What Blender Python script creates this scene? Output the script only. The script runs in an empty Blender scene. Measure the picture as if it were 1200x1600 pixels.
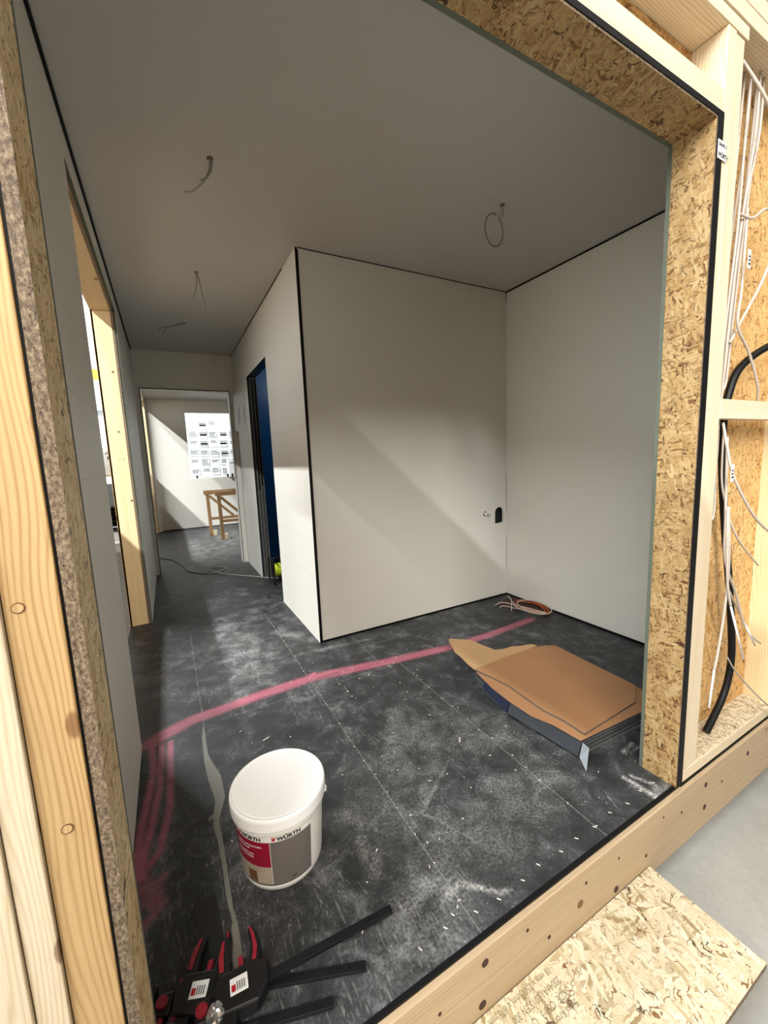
import bpy, bmesh, math, random
import numpy as np
from mathutils import Vector, Matrix
random.seed(7)
SC = bpy.context.scene
COL = SC.collection

# ------------------------------------------------------------------ camera, world, lamps, exposure
CX, CY, CZ = -0.8044, -0.6686, 1.2238
ya, pi_, ro = 0.4909, 0.1324, -0.0412
fw = Vector((math.sin(ya)*math.cos(pi_), math.cos(ya)*math.cos(pi_), -math.sin(pi_)))
rt = Vector((math.cos(ya), -math.sin(ya), 0)); up = rt.cross(fw)
r2 = rt*math.cos(ro) + up*math.sin(ro); u2 = -rt*math.sin(ro) + up*math.cos(ro)
cam_d = bpy.data.cameras.new('camera'); cam = bpy.data.objects.new('camera', cam_d); COL.objects.link(cam)
cam.matrix_world = Matrix(((r2.x, u2.x, -fw.x, CX), (r2.y, u2.y, -fw.y, CY), (r2.z, u2.z, -fw.z, CZ), (0, 0, 0, 1)))
cam_d.sensor_fit = 'HORIZONTAL'; cam_d.sensor_width = 36; cam_d.lens = 36*626.2/1200; cam_d.clip_start = 0.02
SC.camera = cam

W = bpy.data.worlds.new('hall_air'); SC.world = W; W.use_nodes = True
W.node_tree.nodes['Background'].inputs[0].default_value = (1.0, 0.92, 0.79, 1)
W.node_tree.nodes['Background'].inputs[1].default_value = 0.19

def row_light(name, x, y0, y1, z, watt, wx=0.16, col=(1.0, 0.965, 0.92), segs=1):
    L = bpy.data.lights.new(name, 'AREA'); L.shape = 'RECTANGLE'; L.size = wx; L.size_y = y1-y0
    L.energy = watt; L.color = col
    o = bpy.data.objects.new(name, L); COL.objects.link(o); o.location = (x, (y0+y1)/2, z)
    return o
# hall: three continuous rows of strip lamps under the hall roof, running along the module
row_light('lamp_row_left', -5.8, -15.0, 3.4, 7.0, 7300, 0.14, (0.92, 0.96, 0.98))
row_light('lamp_row_left_rear', -4.8, 4.2, 10.4, 7.0, 2400, 0.14, (0.92, 0.96, 0.98))
row_light('lamp_row_middle', -1.75, -11.0, -2.2, 5.5, 1080, 0.14, (1.0, 0.93, 0.83))
row_light('lamp_row_right', 4.2, -9.0, -2.0, 6.5, 170, 0.16)
# weak fill light added in the technical room, no lamp known there
Lb = bpy.data.lights.new('technical_room_fill', 'POINT'); Lb.energy = 6.0; Lb.shadow_soft_size = 0.05; Lb.color = (0.8, 0.9, 1)
Lbo = bpy.data.objects.new('technical_room_fill', Lb); COL.objects.link(Lbo); Lbo.location = (0.7, 3.2, 2.3)

SC.view_settings.view_transform = 'Standard'; SC.view_settings.look = 'None'
SC.view_settings.exposure = -0.18; SC.view_settings.gamma = 1; SC.view_settings.use_curve_mapping = False

# ------------------------------------------------------------------ materials
def lin(h):
    if isinstance(h, str):
        c = [int(h[i:i+2], 16)/255 for i in (0, 2, 4)]
    else: c = list(h)
    return tuple([(v/12.92 if v <= 0.04045 else ((v+0.055)/1.055)**2.4) for v in c] + [1])

class N:
    """tiny node-tree helper"""
    def __init__(s, name):
        s.m = bpy.data.materials.new(name); s.m.use_nodes = True
        s.t = s.m.node_tree; s.b = s.t.nodes['Principled BSDF']
        s.tc = s.t.nodes.new('ShaderNodeTexCoord'); s.oi = None
    def link(s, a, b): s.t.links.new(a, b)
    def val(s, node, i, v):
        if hasattr(v, 'is_output') or isinstance(v, bpy.types.NodeSocket): s.link(v, node.inputs[i])
        else: node.inputs[i].default_value = v
    def math(s, op, a, b=0.0, c=None, clamp=False):
        n = s.t.nodes.new('ShaderNodeMath'); n.operation = op; n.use_clamp = clamp
        s.val(n, 0, a); s.val(n, 1, b)
        if c is not None: s.val(n, 2, c)
        return n.outputs[0]
    def map(s, scale=(1, 1, 1), rot=(0, 0, 0), loc=(0, 0, 0), src=None):
        n = s.t.nodes.new('ShaderNodeMapping'); s.link(src or s.tc.outputs['Object'], n.inputs[0])
        n.inputs['Scale'].default_value = scale; n.inputs['Rotation'].default_value = rot; n.inputs['Location'].default_value = loc
        return n.outputs[0]
    def noise(s, vec, scale=1, detail=3, rough=0.5, dist=0):
        n = s.t.nodes.new('ShaderNodeTexNoise'); s.link(vec, n.inputs['Vector'])
        n.inputs['Scale'].default_value = scale; n.inputs['Detail'].default_value = detail
        n.inputs['Roughness'].default_value = rough; n.inputs['Distortion'].default_value = dist
        return n.outputs['Fac']
    def voro(s, vec, scale=1, feat='F1', rnd=1.0):
        n = s.t.nodes.new('ShaderNodeTexVoronoi'); s.link(vec, n.inputs['Vector']); n.feature = feat
        n.inputs['Scale'].default_value = scale; n.inputs['Randomness'].default_value = rnd
        return n
    def sep(s, sock, rgb=False):
        n = s.t.nodes.new('ShaderNodeSeparateColor' if rgb else 'ShaderNodeSeparateXYZ'); s.link(sock, n.inputs[0]); return n.outputs
    def ramp(s, f, stops, interp='LINEAR'):
        n = s.t.nodes.new('ShaderNodeValToRGB'); s.link(f, n.inputs[0]); cr = n.color_ramp; cr.interpolation = interp
        while len(cr.elements) < len(stops): cr.elements.new(0.5)
        for e, (p, c) in zip(cr.elements, stops):
            e.position = p; e.color = lin(c) if isinstance(c, str) else ((c, c, c, 1) if isinstance(c, (int, float)) else c)
        return n.outputs[0]
    def mix(s, f, a, b, mode='MIX'):
        n = s.t.nodes.new('ShaderNodeMix'); n.data_type = 'RGBA'; n.blend_type = mode
        for i, v in ((0, f), (6, a), (7, b)):
            if isinstance(v, str): v = lin(v)
            s.val(n, i, v)
        return n.outputs[2]
    def bump(s, h, strength=0.3, dist=0.002):
        n = s.t.nodes.new('ShaderNodeBump'); n.inputs['Strength'].default_value = strength; n.inputs['Distance'].default_value = dist
        s.link(h, n.inputs['Height']); s.link(n.outputs[0], s.b.inputs['Normal'])
    def out(s, col, rough=0.6, metal=0.0, spec=0.5):
        s.val(s.b, 'Base Color', lin(col) if isinstance(col, str) else col)
        s.val(s.b, 'Roughness', rough); s.b.inputs['Metallic'].default_value = metal
        s.b.inputs['Specular IOR Level'].default_value = spec
        return s.m
    def rand_off(s, amt=13.0):
        oi = s.t.nodes.new('ShaderNodeObjectInfo')
        n = s.t.nodes.new('ShaderNodeVectorMath'); n.operation = 'SCALE'; n.inputs[0].default_value = (amt, amt*0.7, amt*1.3)
        s.link(oi.outputs['Random'], n.inputs['Scale'])
        a = s.t.nodes.new('ShaderNodeVectorMath'); a.operation = 'ADD'
        s.link(s.tc.outputs['Object'], a.inputs[0]); s.link(n.outputs[0], a.inputs[1])
        return a.outputs[0]

def plain(name, col, rough=0.5, metal=0.0, spec=0.5, var=0.06, nscale=30, bump=0.0):
    n = N(name); f = n.noise(n.map(), nscale, 3)
    c = lin(col)
    a = tuple([v*(1-var) for v in c[:3]]+[1]); b = tuple([min(1, v*(1+var)) for v in c[:3]]+[1])
    if bump: n.bump(f, bump, 0.001)
    return n.out(n.mix(f, a, b), rough, metal, spec)

def wood(name, axis, light, mid, dark, knots=True, ring=1.0):
    """sawn softwood, grain along axis 0/1/2"""
    n = N(name); src = n.rand_off()
    cr = [x for x in (0, 1, 2) if x != axis]; p = n.sep(src)
    low = [7]*3; low[axis] = 1.1
    warp = n.noise(n.map(tuple(low), src=src), 1, 2, 0.5, 0.3)
    # annual rings: fine lines along the grain, gently bent
    arg = n.math('MULTIPLY_ADD', p[cr[0]], 820.0*ring, n.math('MULTIPLY_ADD', p[cr[1]], 760.0*ring, n.math('MULTIPLY', warp, 90.0)))
    band = n.math('POWER', n.math('MULTIPLY_ADD', n.math('SINE', arg), 0.5, 0.5), 2.6)
    bl = [30]*3; bl[axis] = 1.2
    blotch = n.noise(n.map(tuple(bl), src=src), 1, 3, 0.55)
    fs = [420]*3; fs[axis] = 14
    fine = n.noise(n.map(tuple(fs), src=src), 1, 2, 0.6)
    c = n.mix(blotch, light, mid)
    c = n.mix(n.math('MULTIPLY', n.math('MULTIPLY', band, blotch), 0.85), c, dark)
    c = n.mix(n.math('MULTIPLY', n.math('SUBTRACT', fine, 0.5, clamp=True), 0.8), c, dark)
    if knots:
        ks = [11]*3; ks[axis] = 5.0
        v = n.voro(n.map(tuple(ks), src=src), 1)
        k = n.ramp(v.outputs['Distance'], [(0.0, 1), (0.10, 0.85), (0.13, 0)])
        pick = n.math('GREATER_THAN', n.sep(v.outputs['Color'], True)[0], 0.6)
        c = n.mix(n.math('MULTIPLY', n.math('MULTIPLY', k, pick), 0.8), c, '6b4526')
    n.bump(fine, 0.25, 0.0008)
    return n.out(c, 0.62, 0, 0.3)

def osb(name, plane, cols=('c0a97c', 'a88858', '8c6a3e', '5c4024'), scale=1.0, flecks=0.8):
    """strand board: overlapping layers of long flat strands at many angles; plane = normal axis 0/1/2"""
    n = N(name); src = n.rand_off(3.0)
    ax = [x for x in (0, 1, 2) if x != plane]
    def strands(ang, sl, sw, off, wob=0.006):
        wn = n.t.nodes.new('ShaderNodeTexNoise'); n.link(src, wn.inputs['Vector']); wn.inputs['Scale'].default_value = 9+off*3
        add = n.t.nodes.new('ShaderNodeVectorMath'); add.operation = 'MULTIPLY_ADD'
        n.link(wn.outputs['Color'], add.inputs[0]); add.inputs[1].default_value = (wob*3,)*3; n.link(src, add.inputs[2])
        rot = [0, 0, 0]; rot[plane] = ang
        r = n.map(rot=tuple(rot), loc=(off, off*.7, off*1.7), src=add.outputs[0])
        s2 = [4, 4, 4]; s2[ax[0]] = sl*scale; s2[ax[1]] = sw*scale; s2[plane] = 0.4
        return n.voro(n.map(tuple(s2), src=r), 1), r
    c = None
    for i, (ang, sl, sw, thr) in enumerate(((0.2, 14, 80, 0.0), (1.25, 15, 90, 0.45), (-0.55, 13, 85, 0.5), (0.75, 18, 110, 0.5), (-1.15, 16, 95, 0.55), (0.05, 22, 130, 0.6), (1.75, 20, 120, 0.62))):
        v, r = strands(ang, sl, sw, i*1.37+0.3); o = n.sep(v.outputs['Color'], True)
        sc2 = [30, 30, 30]; sc2[ax[0]] = 12; sc2[ax[1]] = 330; sc2[plane] = 1
        gr = n.noise(n.map(tuple(sc2), src=r), 1, 2, 0.6)
        ci = n.ramp(o[0], [(0.0, cols[0]), (0.45, cols[1]), (0.7, cols[0]), (0.93, cols[2]), (1.0, cols[3])])
        ci = n.mix(n.math('MULTIPLY', n.math('SUBTRACT', gr, 0.45, clamp=True), 1.6), ci, cols[2])
        ed = n.math('MULTIPLY', n.math('GREATER_THAN', v.outputs['Distance'], 0.56), 0.5)
        ci = n.mix(ed, ci, cols[3])
        if c is None: c = ci; h = o[2]
        else:
            m = n.math('MULTIPLY', n.math('GREATER_THAN', o[1], thr), n.math('LESS_THAN', v.outputs['Distance'], 0.60))
            c = n.mix(m, c, ci); h = n.mix(m, h, o[2])
    for ang, thr, col, sl, sw in ((0.6, 1-0.07*flecks, '5b3d20', 45, 380), (-0.3, 1-0.16*flecks, '6d4a28', 38, 300), (1.4, 1-0.12*flecks, '3d2714', 34, 280), (-1.0, 1-0.16*flecks, '4a3019', 55, 360), (0.1, 1-0.012, '3a2012', 20, 70)):
        v, r = strands(ang, sl, sw, 9.0+ang, 0.02); o = n.sep(v.outputs['Color'], True)
        m = n.math('MULTIPLY', n.math('GREATER_THAN', o[1], thr), n.math('LESS_THAN', v.outputs['Distance'], n.math('MULTIPLY', o[2], 0.62)))
        c = n.mix(n.math('MULTIPLY', m, 0.9), c, col)
    g = n.noise(n.map((14, 14, 14), src=src), 1, 4, 0.6)
    c = n.mix(n.math('MULTIPLY', g, 0.5), c, cols[1], 'MULTIPLY')
    n.bump(h, 0.4, 0.0008)
    return n.out(c, 0.55, 0, 0.35)

def osb_edge(name):
    n = N(name); f = n.noise(n.map((210, 210, 120)), 1, 4, 0.75); g = n.noise(n.map((350, 350, 220)), 1, 2, 0.6)
    c = n.ramp(f, [(0.3, '382a1e'), (0.45, '5e4e3c'), (0.6, '83715b'), (0.75, 'a89677')])
    c = n.mix(n.math('GREATER_THAN', g, 0.66), c, '2a1a10')
    n.bump(f, 0.6, 0.002)
    return n.out(c, 0.8)

def seam_mask(n, co, pos, hw):
    d = n.math('ABSOLUTE', n.math('SUBTRACT', co, pos)); return n.math('LESS_THAN', d, hw)

def board_wall(name, axis_h, col='d8d4ca', seams=True, offs=0.2, rand=0.36, vs=0.6):
    """smooth white boards, courses 0.25 m high, staggered butt joints; world coordinates"""
    n = N(name); geo = n.t.nodes.new('ShaderNodeNewGeometry'); p = n.sep(geo.outputs['Position'])
    z = p[2]; h = p[axis_h]
    f = n.noise(n.map((3, 3, 3), src=geo.outputs['Position']), 1, 3)
    c = n.mix(f, tuple(v*0.97 for v in lin(col)[:3])+(1,), lin(col))
    if seams:
        zz = n.math('PINGPONG', n.math('SUBTRACT', z, offs), 0.125)
        zm = n.math('FRACT', n.math('DIVIDE', n.math('SUBTRACT', z, offs), 0.25))
        dz = n.math('MINIMUM', zm, n.math('SUBTRACT', 1.0, zm))
        m1 = n.math('LESS_THAN', dz, 0.0045)
        row = n.math('FLOOR', n.math('DIVIDE', n.math('SUBTRACT', z, offs), 0.25))
        hf = n.math('FRACT', n.math('ADD', n.math('DIVIDE', n.math('SUBTRACT', h, rand), 1.25), n.math('MULTIPLY', row, 0.37)))
        m2 = n.math('LESS_THAN', n.math('MINIMUM', hf, n.math('SUBTRACT', 1.0, hf)), 0.0008)
        vis = n.noise(n.map((1.3, 1.3, 4), src=geo.outputs['Position']), 1, 1)
        m = n.math('MULTIPLY', n.math('MAXIMUM', m1, n.math('MULTIPLY', m2, 0.7)), n.math('MULTIPLY', vis, vs))
        c = n.mix(m, c, '5e5c56')
    return n.out(c, 0.5, 0, 0.35)

M = {}
M['wall_x'] = board_wall('white_board_wall_x', 1)
M['wall_y'] = board_wall('white_board_wall_y', 0, vs=0.22)
M['wall_plain'] = board_wall('white_smooth_wall', 0, seams=False)
M['gyps_edge'] = plain('green_grey_board_edge', '565c50', 0.8, nscale=60, var=0.15)
M['wood_z'] = wood('pale_spruce_upright', 2, 'dccfb8', 'cfbd9d', 'a98c62')
M['wood_z_or'] = wood('orange_spruce_upright', 2, 'c4a678', 'b69465', '7f5a30', knots=True)
M['wood_z_tan'] = wood('tan_spruce_upright', 2, 'e0cba4', 'd3b78b', 'b1915f')
M['wood_x'] = wood('pale_spruce_lying', 0, 'dccfb8', 'cfbd9d', 'a98c62')
M['wood_x_tan'] = wood('tan_spruce_lying', 0, 'b5a084', 'a68f70', '8a7052')
M['wood_y'] = wood('spruce_along_depth', 1, 'd3bd9a', 'c4a880', 'a08258')
M['osb_x'] = osb('strand_board_facing_side', 0)
M['osb_y'] = osb('strand_board_facing_front', 1, ('e0c08a', 'cfa768', 'b98a4c', '8d6436'))
M['osb_z'] = osb('strand_board_facing_up', 2, ('d3cab4', 'c2b396', 'ab9a78', '857150'), 0.8, 0.35)
M['osb_xl'] = osb('strand_board_side_lit', 0, ('eadab4', 'd9c08e', 'c4a46e', '9a7a4c'))  # same board in lighter colours, brightness painted in for the left reveal
M['osb_zs'] = osb('strand_board_soffit', 2)
M['osb_edge'] = osb_edge('strand_board_cut_edge')
M['black'] = plain('black_membrane', '09090a', 0.6, spec=0.2, var=0.2)
M['black_rubber'] = plain('black_rubber', '080808', 0.5, spec=0.25, var=0.1)
M['blk_plastic'] = plain('black_plastic', '101012', 0.42, var=0.1, bump=0.1, nscale=200)
M['red_plastic'] = plain('red_plastic', '8e1a2c', 0.45)
M['steel_dk'] = plain('black_steel', '2b2c2f', 0.28, 0.7)
M['galv'] = plain('galvanised_profile', '5d666b', 0.35, 0.75, var=0.15, nscale=12)
M['cable_w'] = plain('white_cable_sheath', 'b5a89b', 0.45)
M['cable_g'] = plain('grey_cable_sheath', '8f8a82', 0.5)
M['cable_o'] = plain('orange_cable_sheath', 'b0522a', 0.5)
M['copper'] = plain('copper_end', '7a4a2c', 0.4, 0.6)
M['white_pl'] = plain('white_bucket_plastic', 'e9e7e2', 0.35, var=0.02)
M['lid_pl'] = plain('white_lid_plastic', 'f2f2f2', 0.38, var=0.015)
M['label_gray'] = plain('grey_label_print', '6d6763', 0.4, var=0.06, nscale=40)
M['label_red'] = plain('dark_red_label_print', '8d1030', 0.4, var=0.05)
M['label_photo'] = plain('beige_photo_print', 'a89a88', 0.4, var=0.25, nscale=25)
M['brown_print'] = plain('brown_print', '6b4a2a', 0.5)
M['ink'] = plain('black_ink', '121212', 0.5)
M['ink_red'] = plain('red_ink', 'b01322', 0.5)
M['ink_gray'] = plain('grey_ink', '707070', 0.6)
M['ink_stamp'] = plain('brown_stamp_ink', '6b6046', 0.7, var=0.3, nscale=250)
M['ink_white'] = plain('white_print', 'e6dada', 0.5)
M['paper'] = plain('white_paper', 'eceeee', 0.7, var=0.02)
M['tape_w'] = plain('white_tape', 'dad5cf', 0.4)
M['card_top'] = plain('brown_cardboard', '8b6340', 0.8, var=0.08, nscale=8)
M['card_flap'] = plain('light_brown_cardboard', '9c7b55', 0.8, var=0.08, nscale=8)
M['card_dark'] = plain('dark_printed_cardboard', '2b2e33', 0.6, var=0.25, nscale=40)
M['card_mid'] = plain('mid_grey_cardboard_edge', '4b4a48', 0.7, var=0.3, nscale=60)
M['card_grey'] = plain('grey_printed_cardboard', '7d8388', 0.6, var=0.15, nscale=40)
M['card_blue'] = plain('navy_printed_cardboard', '121a30', 0.5)
M['blue'] = plain('blue_sealing_coat', '1f6fae', 0.35, var=0.1, nscale=4)
M['black_room'] = plain('dark_room_lining', '1a1c1f', 0.8)
M['hall_white'] = plain('white_hall_cladding', 'e6e8ea', 0.5, var=0.02)
M['yellow'] = plain('yellow_painted_steel', 'e0b423', 0.4)
M['green_reel'] = plain('yellow_green_cable', 'b9c92e', 0.5)
M['putty'] = plain('grey_putty', '8f8c82', 0.8, var=0.2, nscale=60, bump=0.4)
M['chip'] = plain('white_debris', 'cfc8bc', 0.7)
M['clear'] = plain('crumpled_foil', 'c8c8c8', 0.22, 0.85, bump=0.6, nscale=60)
M['wood_tr'] = wood('weathered_trestle_wood', 2, 'a98760', '8f6c48', '5e4228', knots=False)
M['stain'] = plain('dark_brown_floor_opening', '3a2018', 0.8)

def floor_mat():
    n = N('dark_membrane_floor'); geo = n.t.nodes.new('ShaderNodeNewGeometry'); P = geo.outputs['Position']; p = n.sep(P)
    big = n.noise(n.map((1.6, 1.6, 1), src=P), 1, 5, 0.65, 0.8)
    med = n.noise(n.map((9, 9, 1), src=P), 1, 6, 0.72, 0.5)
    fine = n.noise(n.map((110, 110, 1), src=P), 1, 4, 0.7)
    streak = n.noise(n.map((130, 16, 1), rot=(0, 0, 0.7), src=P), 1, 3, 0.6, 1.2)
    hstr = n.noise(n.map((4, 55, 1), src=P), 1, 4, 0.65, 0.6)
    f = n.math('ADD', n.math('MULTIPLY', big, 0.42), n.math('MULTIPLY', med, 0.85))
    f = n.math('ADD', f, n.math('MULTIPLY', fine, 0.34))
    c = n.ramp(n.math('MULTIPLY', f, 0.625), [(0.38, '1c1d1e'), (0.48, '262728'), (0.54, '38393a'), (0.60, '58595a')])
    # white dusty specks
    sp = n.voro(n.map((90, 90, 1), src=P), 1)
    so = n.sep(sp.outputs['Color'], True)
    spm = n.math('MULTIPLY', n.math('GREATER_THAN', so[0], 0.93), n.math('LESS_THAN', sp.outputs['Distance'], 0.2))
    spm = n.math('MULTIPLY', spm, n.math('GREATER_THAN', med, 0.5))
    c = n.mix(n.math('MULTIPLY', spm, 0.55), c, 'a8a6a0')
    scm = n.math('MULTIPLY', n.math('GREATER_THAN', streak, 0.62), n.math('GREATER_THAN', big, 0.52))
    c = n.mix(n.math('MULTIPLY', scm, 0.25), c, '9a9a98')
    # paint attribute
    at = n.t.nodes.new('ShaderNodeAttribute'); at.attribute_name = 'marks'; a = n.sep(at.outputs['Color'], True)
    dust = n.math('MULTIPLY', a[2], n.math('MULTIPLY', n.math('MULTIPLY_ADD', fine, 3.2, -1.1, clamp=True), n.math('MULTIPLY_ADD', med, 3.0, -0.9, clamp=True)), clamp=True)
    c = n.mix(n.math('MULTIPLY', dust, 0.8), c, 'b2b0aa')
    # sheet joints
    def joint(ax, pos, lo, hi, hw=0.0018, s=0.38):
        o = 1-ax
        m = n.math('LESS_THAN', n.math('ABSOLUTE', n.math('SUBTRACT', n.math('ADD', p[ax], n.math('MULTIPLY', med, 0.004)), pos)), hw)
        m = n.math('MULTIPLY', m, n.math('GREATER_THAN', p[o], lo)); m = n.math('MULTIPLY', m, n.math('LESS_THAN', p[o], hi))
        return n.math('MULTIPLY', n.math('MULTIPLY', m, n.math('MULTIPLY_ADD', fine, 2.4, -0.7), clamp=True), s)
    js = None
    for args in ((0, -0.205, 0.0, 2.6), (0, 0.32, 0.0, 1.35), (0, -0.765, 1.1, 2.6), (1, 2.58, -0.75, -0.2), (1, 1.315, -0.7, 0.25), (0, 0.22, 1.35, 1.8),
                 (0, 1.0, 0.0, 0.3), (1, 1.62, 0.2, 0.6)):
        j = joint(*args); js = j if js is None else n.math('MAXIMUM', js, j)
    c = n.mix(js, c, 'b5b3ae')
    pt = n.math('MULTIPLY', a[1], n.math('MULTIPLY_ADD', fine, 1.4, 0.3)); pt = n.ramp(pt, [(0.5, 0.0), (0.6, 0.9)])
    c = n.mix(pt, c, '77756c')
    rd = n.math('MULTIPLY', a[0], n.math('MULTIPLY_ADD', hstr, 1.5, 0.12)); rd = n.math('MULTIPLY', rd, n.math('MULTIPLY_ADD', fine, 0.7, 0.55), clamp=True)
    rd = n.math('MULTIPLY', rd, 0.78)
    c = n.mix(rd, c, 'b25f70')
    n.bump(med, 0.15, 0.003)
    r = n.math('MULTIPLY_ADD', med, 0.3, 0.4)
    return n.out(c, r, 0, 0.4)
M['floor'] = floor_mat()

def concrete():
    n = N('hall_concrete'); f = n.noise(n.map((2, 2, 2)), 1, 6, 0.65); g = n.noise(n.map((60, 60, 60)), 1, 3)
    c = n.ramp(n.math('ADD', n.math('MULTIPLY', f, 0.8), n.math('MULTIPLY', g, 0.2)), [(0.3, '85847e'), (0.7, 'a6a59f')])
    return n.out(c, 0.55)
M['concrete'] = concrete()

def ribbed():
    n = N('ribbed_white_cladding'); geo = n.t.nodes.new('ShaderNodeNewGeometry'); p = n.sep(geo.outputs['Position'])
    fr = n.math('FRACT', n.math('MULTIPLY', p[2], 6.5)); m = n.math('LESS_THAN', fr, 0.1)
    return n.out(n.mix(m, 'eef0f2', 'b8bcc0'), 0.5)
M['ribbed'] = ribbed()

# ------------------------------------------------------------------ object helpers
def link_mesh(name, me, mat=None, parent=None, bevel=0.0, smooth=False, origin='base'):
    if origin == 'base' and len(me.vertices):
        co = np.empty(len(me.vertices)*3); me.vertices.foreach_get('co', co); co = co.reshape(-1, 3)
        lo, hi = co.min(0), co.max(0); o = np.array(((lo[0]+hi[0])/2, (lo[1]+hi[1])/2, lo[2]))
        co -= o; me.vertices.foreach_set('co', co.ravel()); me.update()
    else: o = (0, 0, 0)
    ob = bpy.data.objects.new(name, me); COL.objects.link(ob); ob.location = tuple(float(v) for v in o)
    if mat is not None:
        for mm in (mat if isinstance(mat, (list, tuple)) else [mat]): me.materials.append(mm)
    if parent is not None:
        ob.parent = parent; ob.matrix_parent_inverse = Matrix.Identity(4)
        pl = Vector((0, 0, 0)); q = parent
        while q is not None: pl += q.location; q = q.parent
        ob.location = ob.location - pl
    if bevel:
        md = ob.modifiers.new('bevel', 'BEVEL'); md.width = bevel; md.segments = 2; md.limit_method = 'ANGLE'
    if smooth:
        for f in me.polygons: f.use_smooth = True
    return ob

def mesh_from(bm, name='m'):
    me = bpy.data.meshes.new(name); bmesh.ops.recalc_face_normals(bm, faces=bm.faces); bm.to_mesh(me); bm.free(); return me

def add_box(bm, x0, x1, y0, y1, z0, z1, mi=0):
    vs = [bm.verts.new((x, y, z)) for x in (x0, x1) for y in (y0, y1) for z in (z0, z1)]
    for f in ((0, 1, 3, 2), (4, 6, 7, 5), (0, 4, 5, 1), (2, 3, 7, 6), (0, 2, 6, 4), (1, 5, 7, 3)):
        fc = bm.faces.new([vs[i] for i in f]); fc.material_index = mi
def box(name, x0, x1, y0, y1, z0, z1, mat, parent=None, bevel=0.0):
    bm = bmesh.new(); add_box(bm, x0, x1, y0, y1, z0, z1); return link_mesh(name, mesh_from(bm), mat, parent, bevel)
def boxes(name, bl, mat, parent=None, bevel=0.0):
    bm = bmesh.new()
    for b in bl: add_box(bm, *b)
    return link_mesh(name, mesh_from(bm), mat, parent, bevel)

def prism(name, pts, axis, a0, a1, mat, parent=None, bevel=0.0):
    """extrude polygon (2-D pts in the two axes other than `axis`) from a0 to a1"""
    bm = bmesh.new()
    def P(p, a):
        if axis == 2: return (p[0], p[1], a)
        if axis == 1: return (p[0], a, p[1])
        return (a, p[0], p[1])
    A = [bm.verts.new(P(p, a0)) for p in pts]; B = [bm.verts.new(P(p, a1)) for p in pts]
    bm.faces.new(A); bm.faces.new(B[::-1])
    for i in range(len(pts)):
        j = (i+1) % len(pts); bm.faces.new((A[i], A[j], B[j], B[i]))
    return link_mesh(name, mesh_from(bm), mat, parent, bevel)

def spline(pts, n=10):
    P = [Vector(p) for p in pts]
    if len(P) < 3: return P
    out = []
    for i in range(len(P)-1):
        p0 = P[max(i-1, 0)]; p1 = P[i]; p2 = P[i+1]; p3 = P[min(i+2, len(P)-1)]
        for k in range(n):
            t = k/n
            out.append(0.5*((2*p1)+(-p0+p2)*t+(2*p0-5*p1+4*p2-p3)*t*t+(-p0+3*p1-3*p2+p3)*t*t*t))
    out.append(P[-1]); return out
def tube_bm(bm, pts, r, seg=8, n=8, rib=0, mi=0):
    P = spline(pts, n); rings = []; ref = Vector((0.31, 0.2, 0.93)).normalized()
    T0 = (P[1]-P[0]).normalized(); nrm = T0.orthogonal().normalized()
    L = 0
    for i, p in enumerate(P):
        T = (P[min(i+1, len(P)-1)]-P[max(i-1, 0)]).normalized()
        nrm = (nrm - T*nrm.dot(T)); nrm = nrm.normalized() if nrm.length > 1e-6 else T.orthogonal().normalized()
        b = T.cross(nrm)
        rr = r(i/(len(P)-1)) if callable(r) else r
        if rib and i % 2: rr *= (1-rib)
        rings.append([bm.verts.new(p+(nrm*math.cos(a)+b*math.sin(a))*rr) for a in [2*math.pi*k/seg for k in range(seg)]])
    for A, B in zip(rings, rings[1:]):
        for k in range(seg):
            f = bm.faces.new((A[k], A[(k+1) % seg], B[(k+1) % seg], B[k])); f.smooth = True; f.material_index = mi
    bm.faces.new(rings[0]); bm.faces.new(rings[-1][::-1])
def tube(name, pts, r, mat, parent=None, seg=8, n=8, rib=0):
    bm = bmesh.new(); tube_bm(bm, pts, r, seg, n, rib); return link_mesh(name, mesh_from(bm), mat, parent)
def tubes(name, plist, r, mat, parent=None, seg=8, n=8):
    bm = bmesh.new()
    for p in plist: tube_bm(bm, p, r, seg, n)
    return link_mesh(name, mesh_from(bm), mat, parent)

def lathe(name, prof, cx, cy, mat, parent=None, seg=64, smooth=True, ang=40):
    bm = bmesh.new(); rings = []
    for r, z in prof:
        rings.append([bm.verts.new((cx+r*math.cos(2*math.pi*k/seg), cy+r*math.sin(2*math.pi*k/seg), z)) for k in range(seg)] if r > 1e-6 else [bm.verts.new((cx, cy, z))])
    for A, B in zip(rings, rings[1:]):
        for k in range(seg):
            q = [A[k % len(A)], A[(k+1) % len(A)], B[(k+1) % len(B)], B[k % len(B)]]
            q2 = []
            for v in q:
                if v not in q2: q2.append(v)
            if len(q2) > 2: bm.faces.new(q2)
    o = link_mesh(name, mesh_from(bm), mat, parent)
    if smooth:
        for f in o.data.polygons: f.use_smooth = True
        o.data.set_sharp_from_angle(angle=math.radians(ang))
    return o

def disc(name, c, r, axis, t, mat, parent=None, seg=20):
    pts = [(r*math.cos(2*math.pi*k/seg), r*math.sin(2*math.pi*k/seg)) for k in range(seg)]
    if axis == 2: return prism(name, [(c[0]+a, c[1]+b) for a, b in pts], 2, c[2], c[2]+t, mat, parent)
    if axis == 1: return prism(name, [(c[0]+a, c[2]+b) for a, b in pts], 1, c[1], c[1]+t, mat, parent)
    return prism(name, [(c[1]+a, c[2]+b) for a, b in pts], 0, c[0], c[0]+t, mat, parent)

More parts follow.
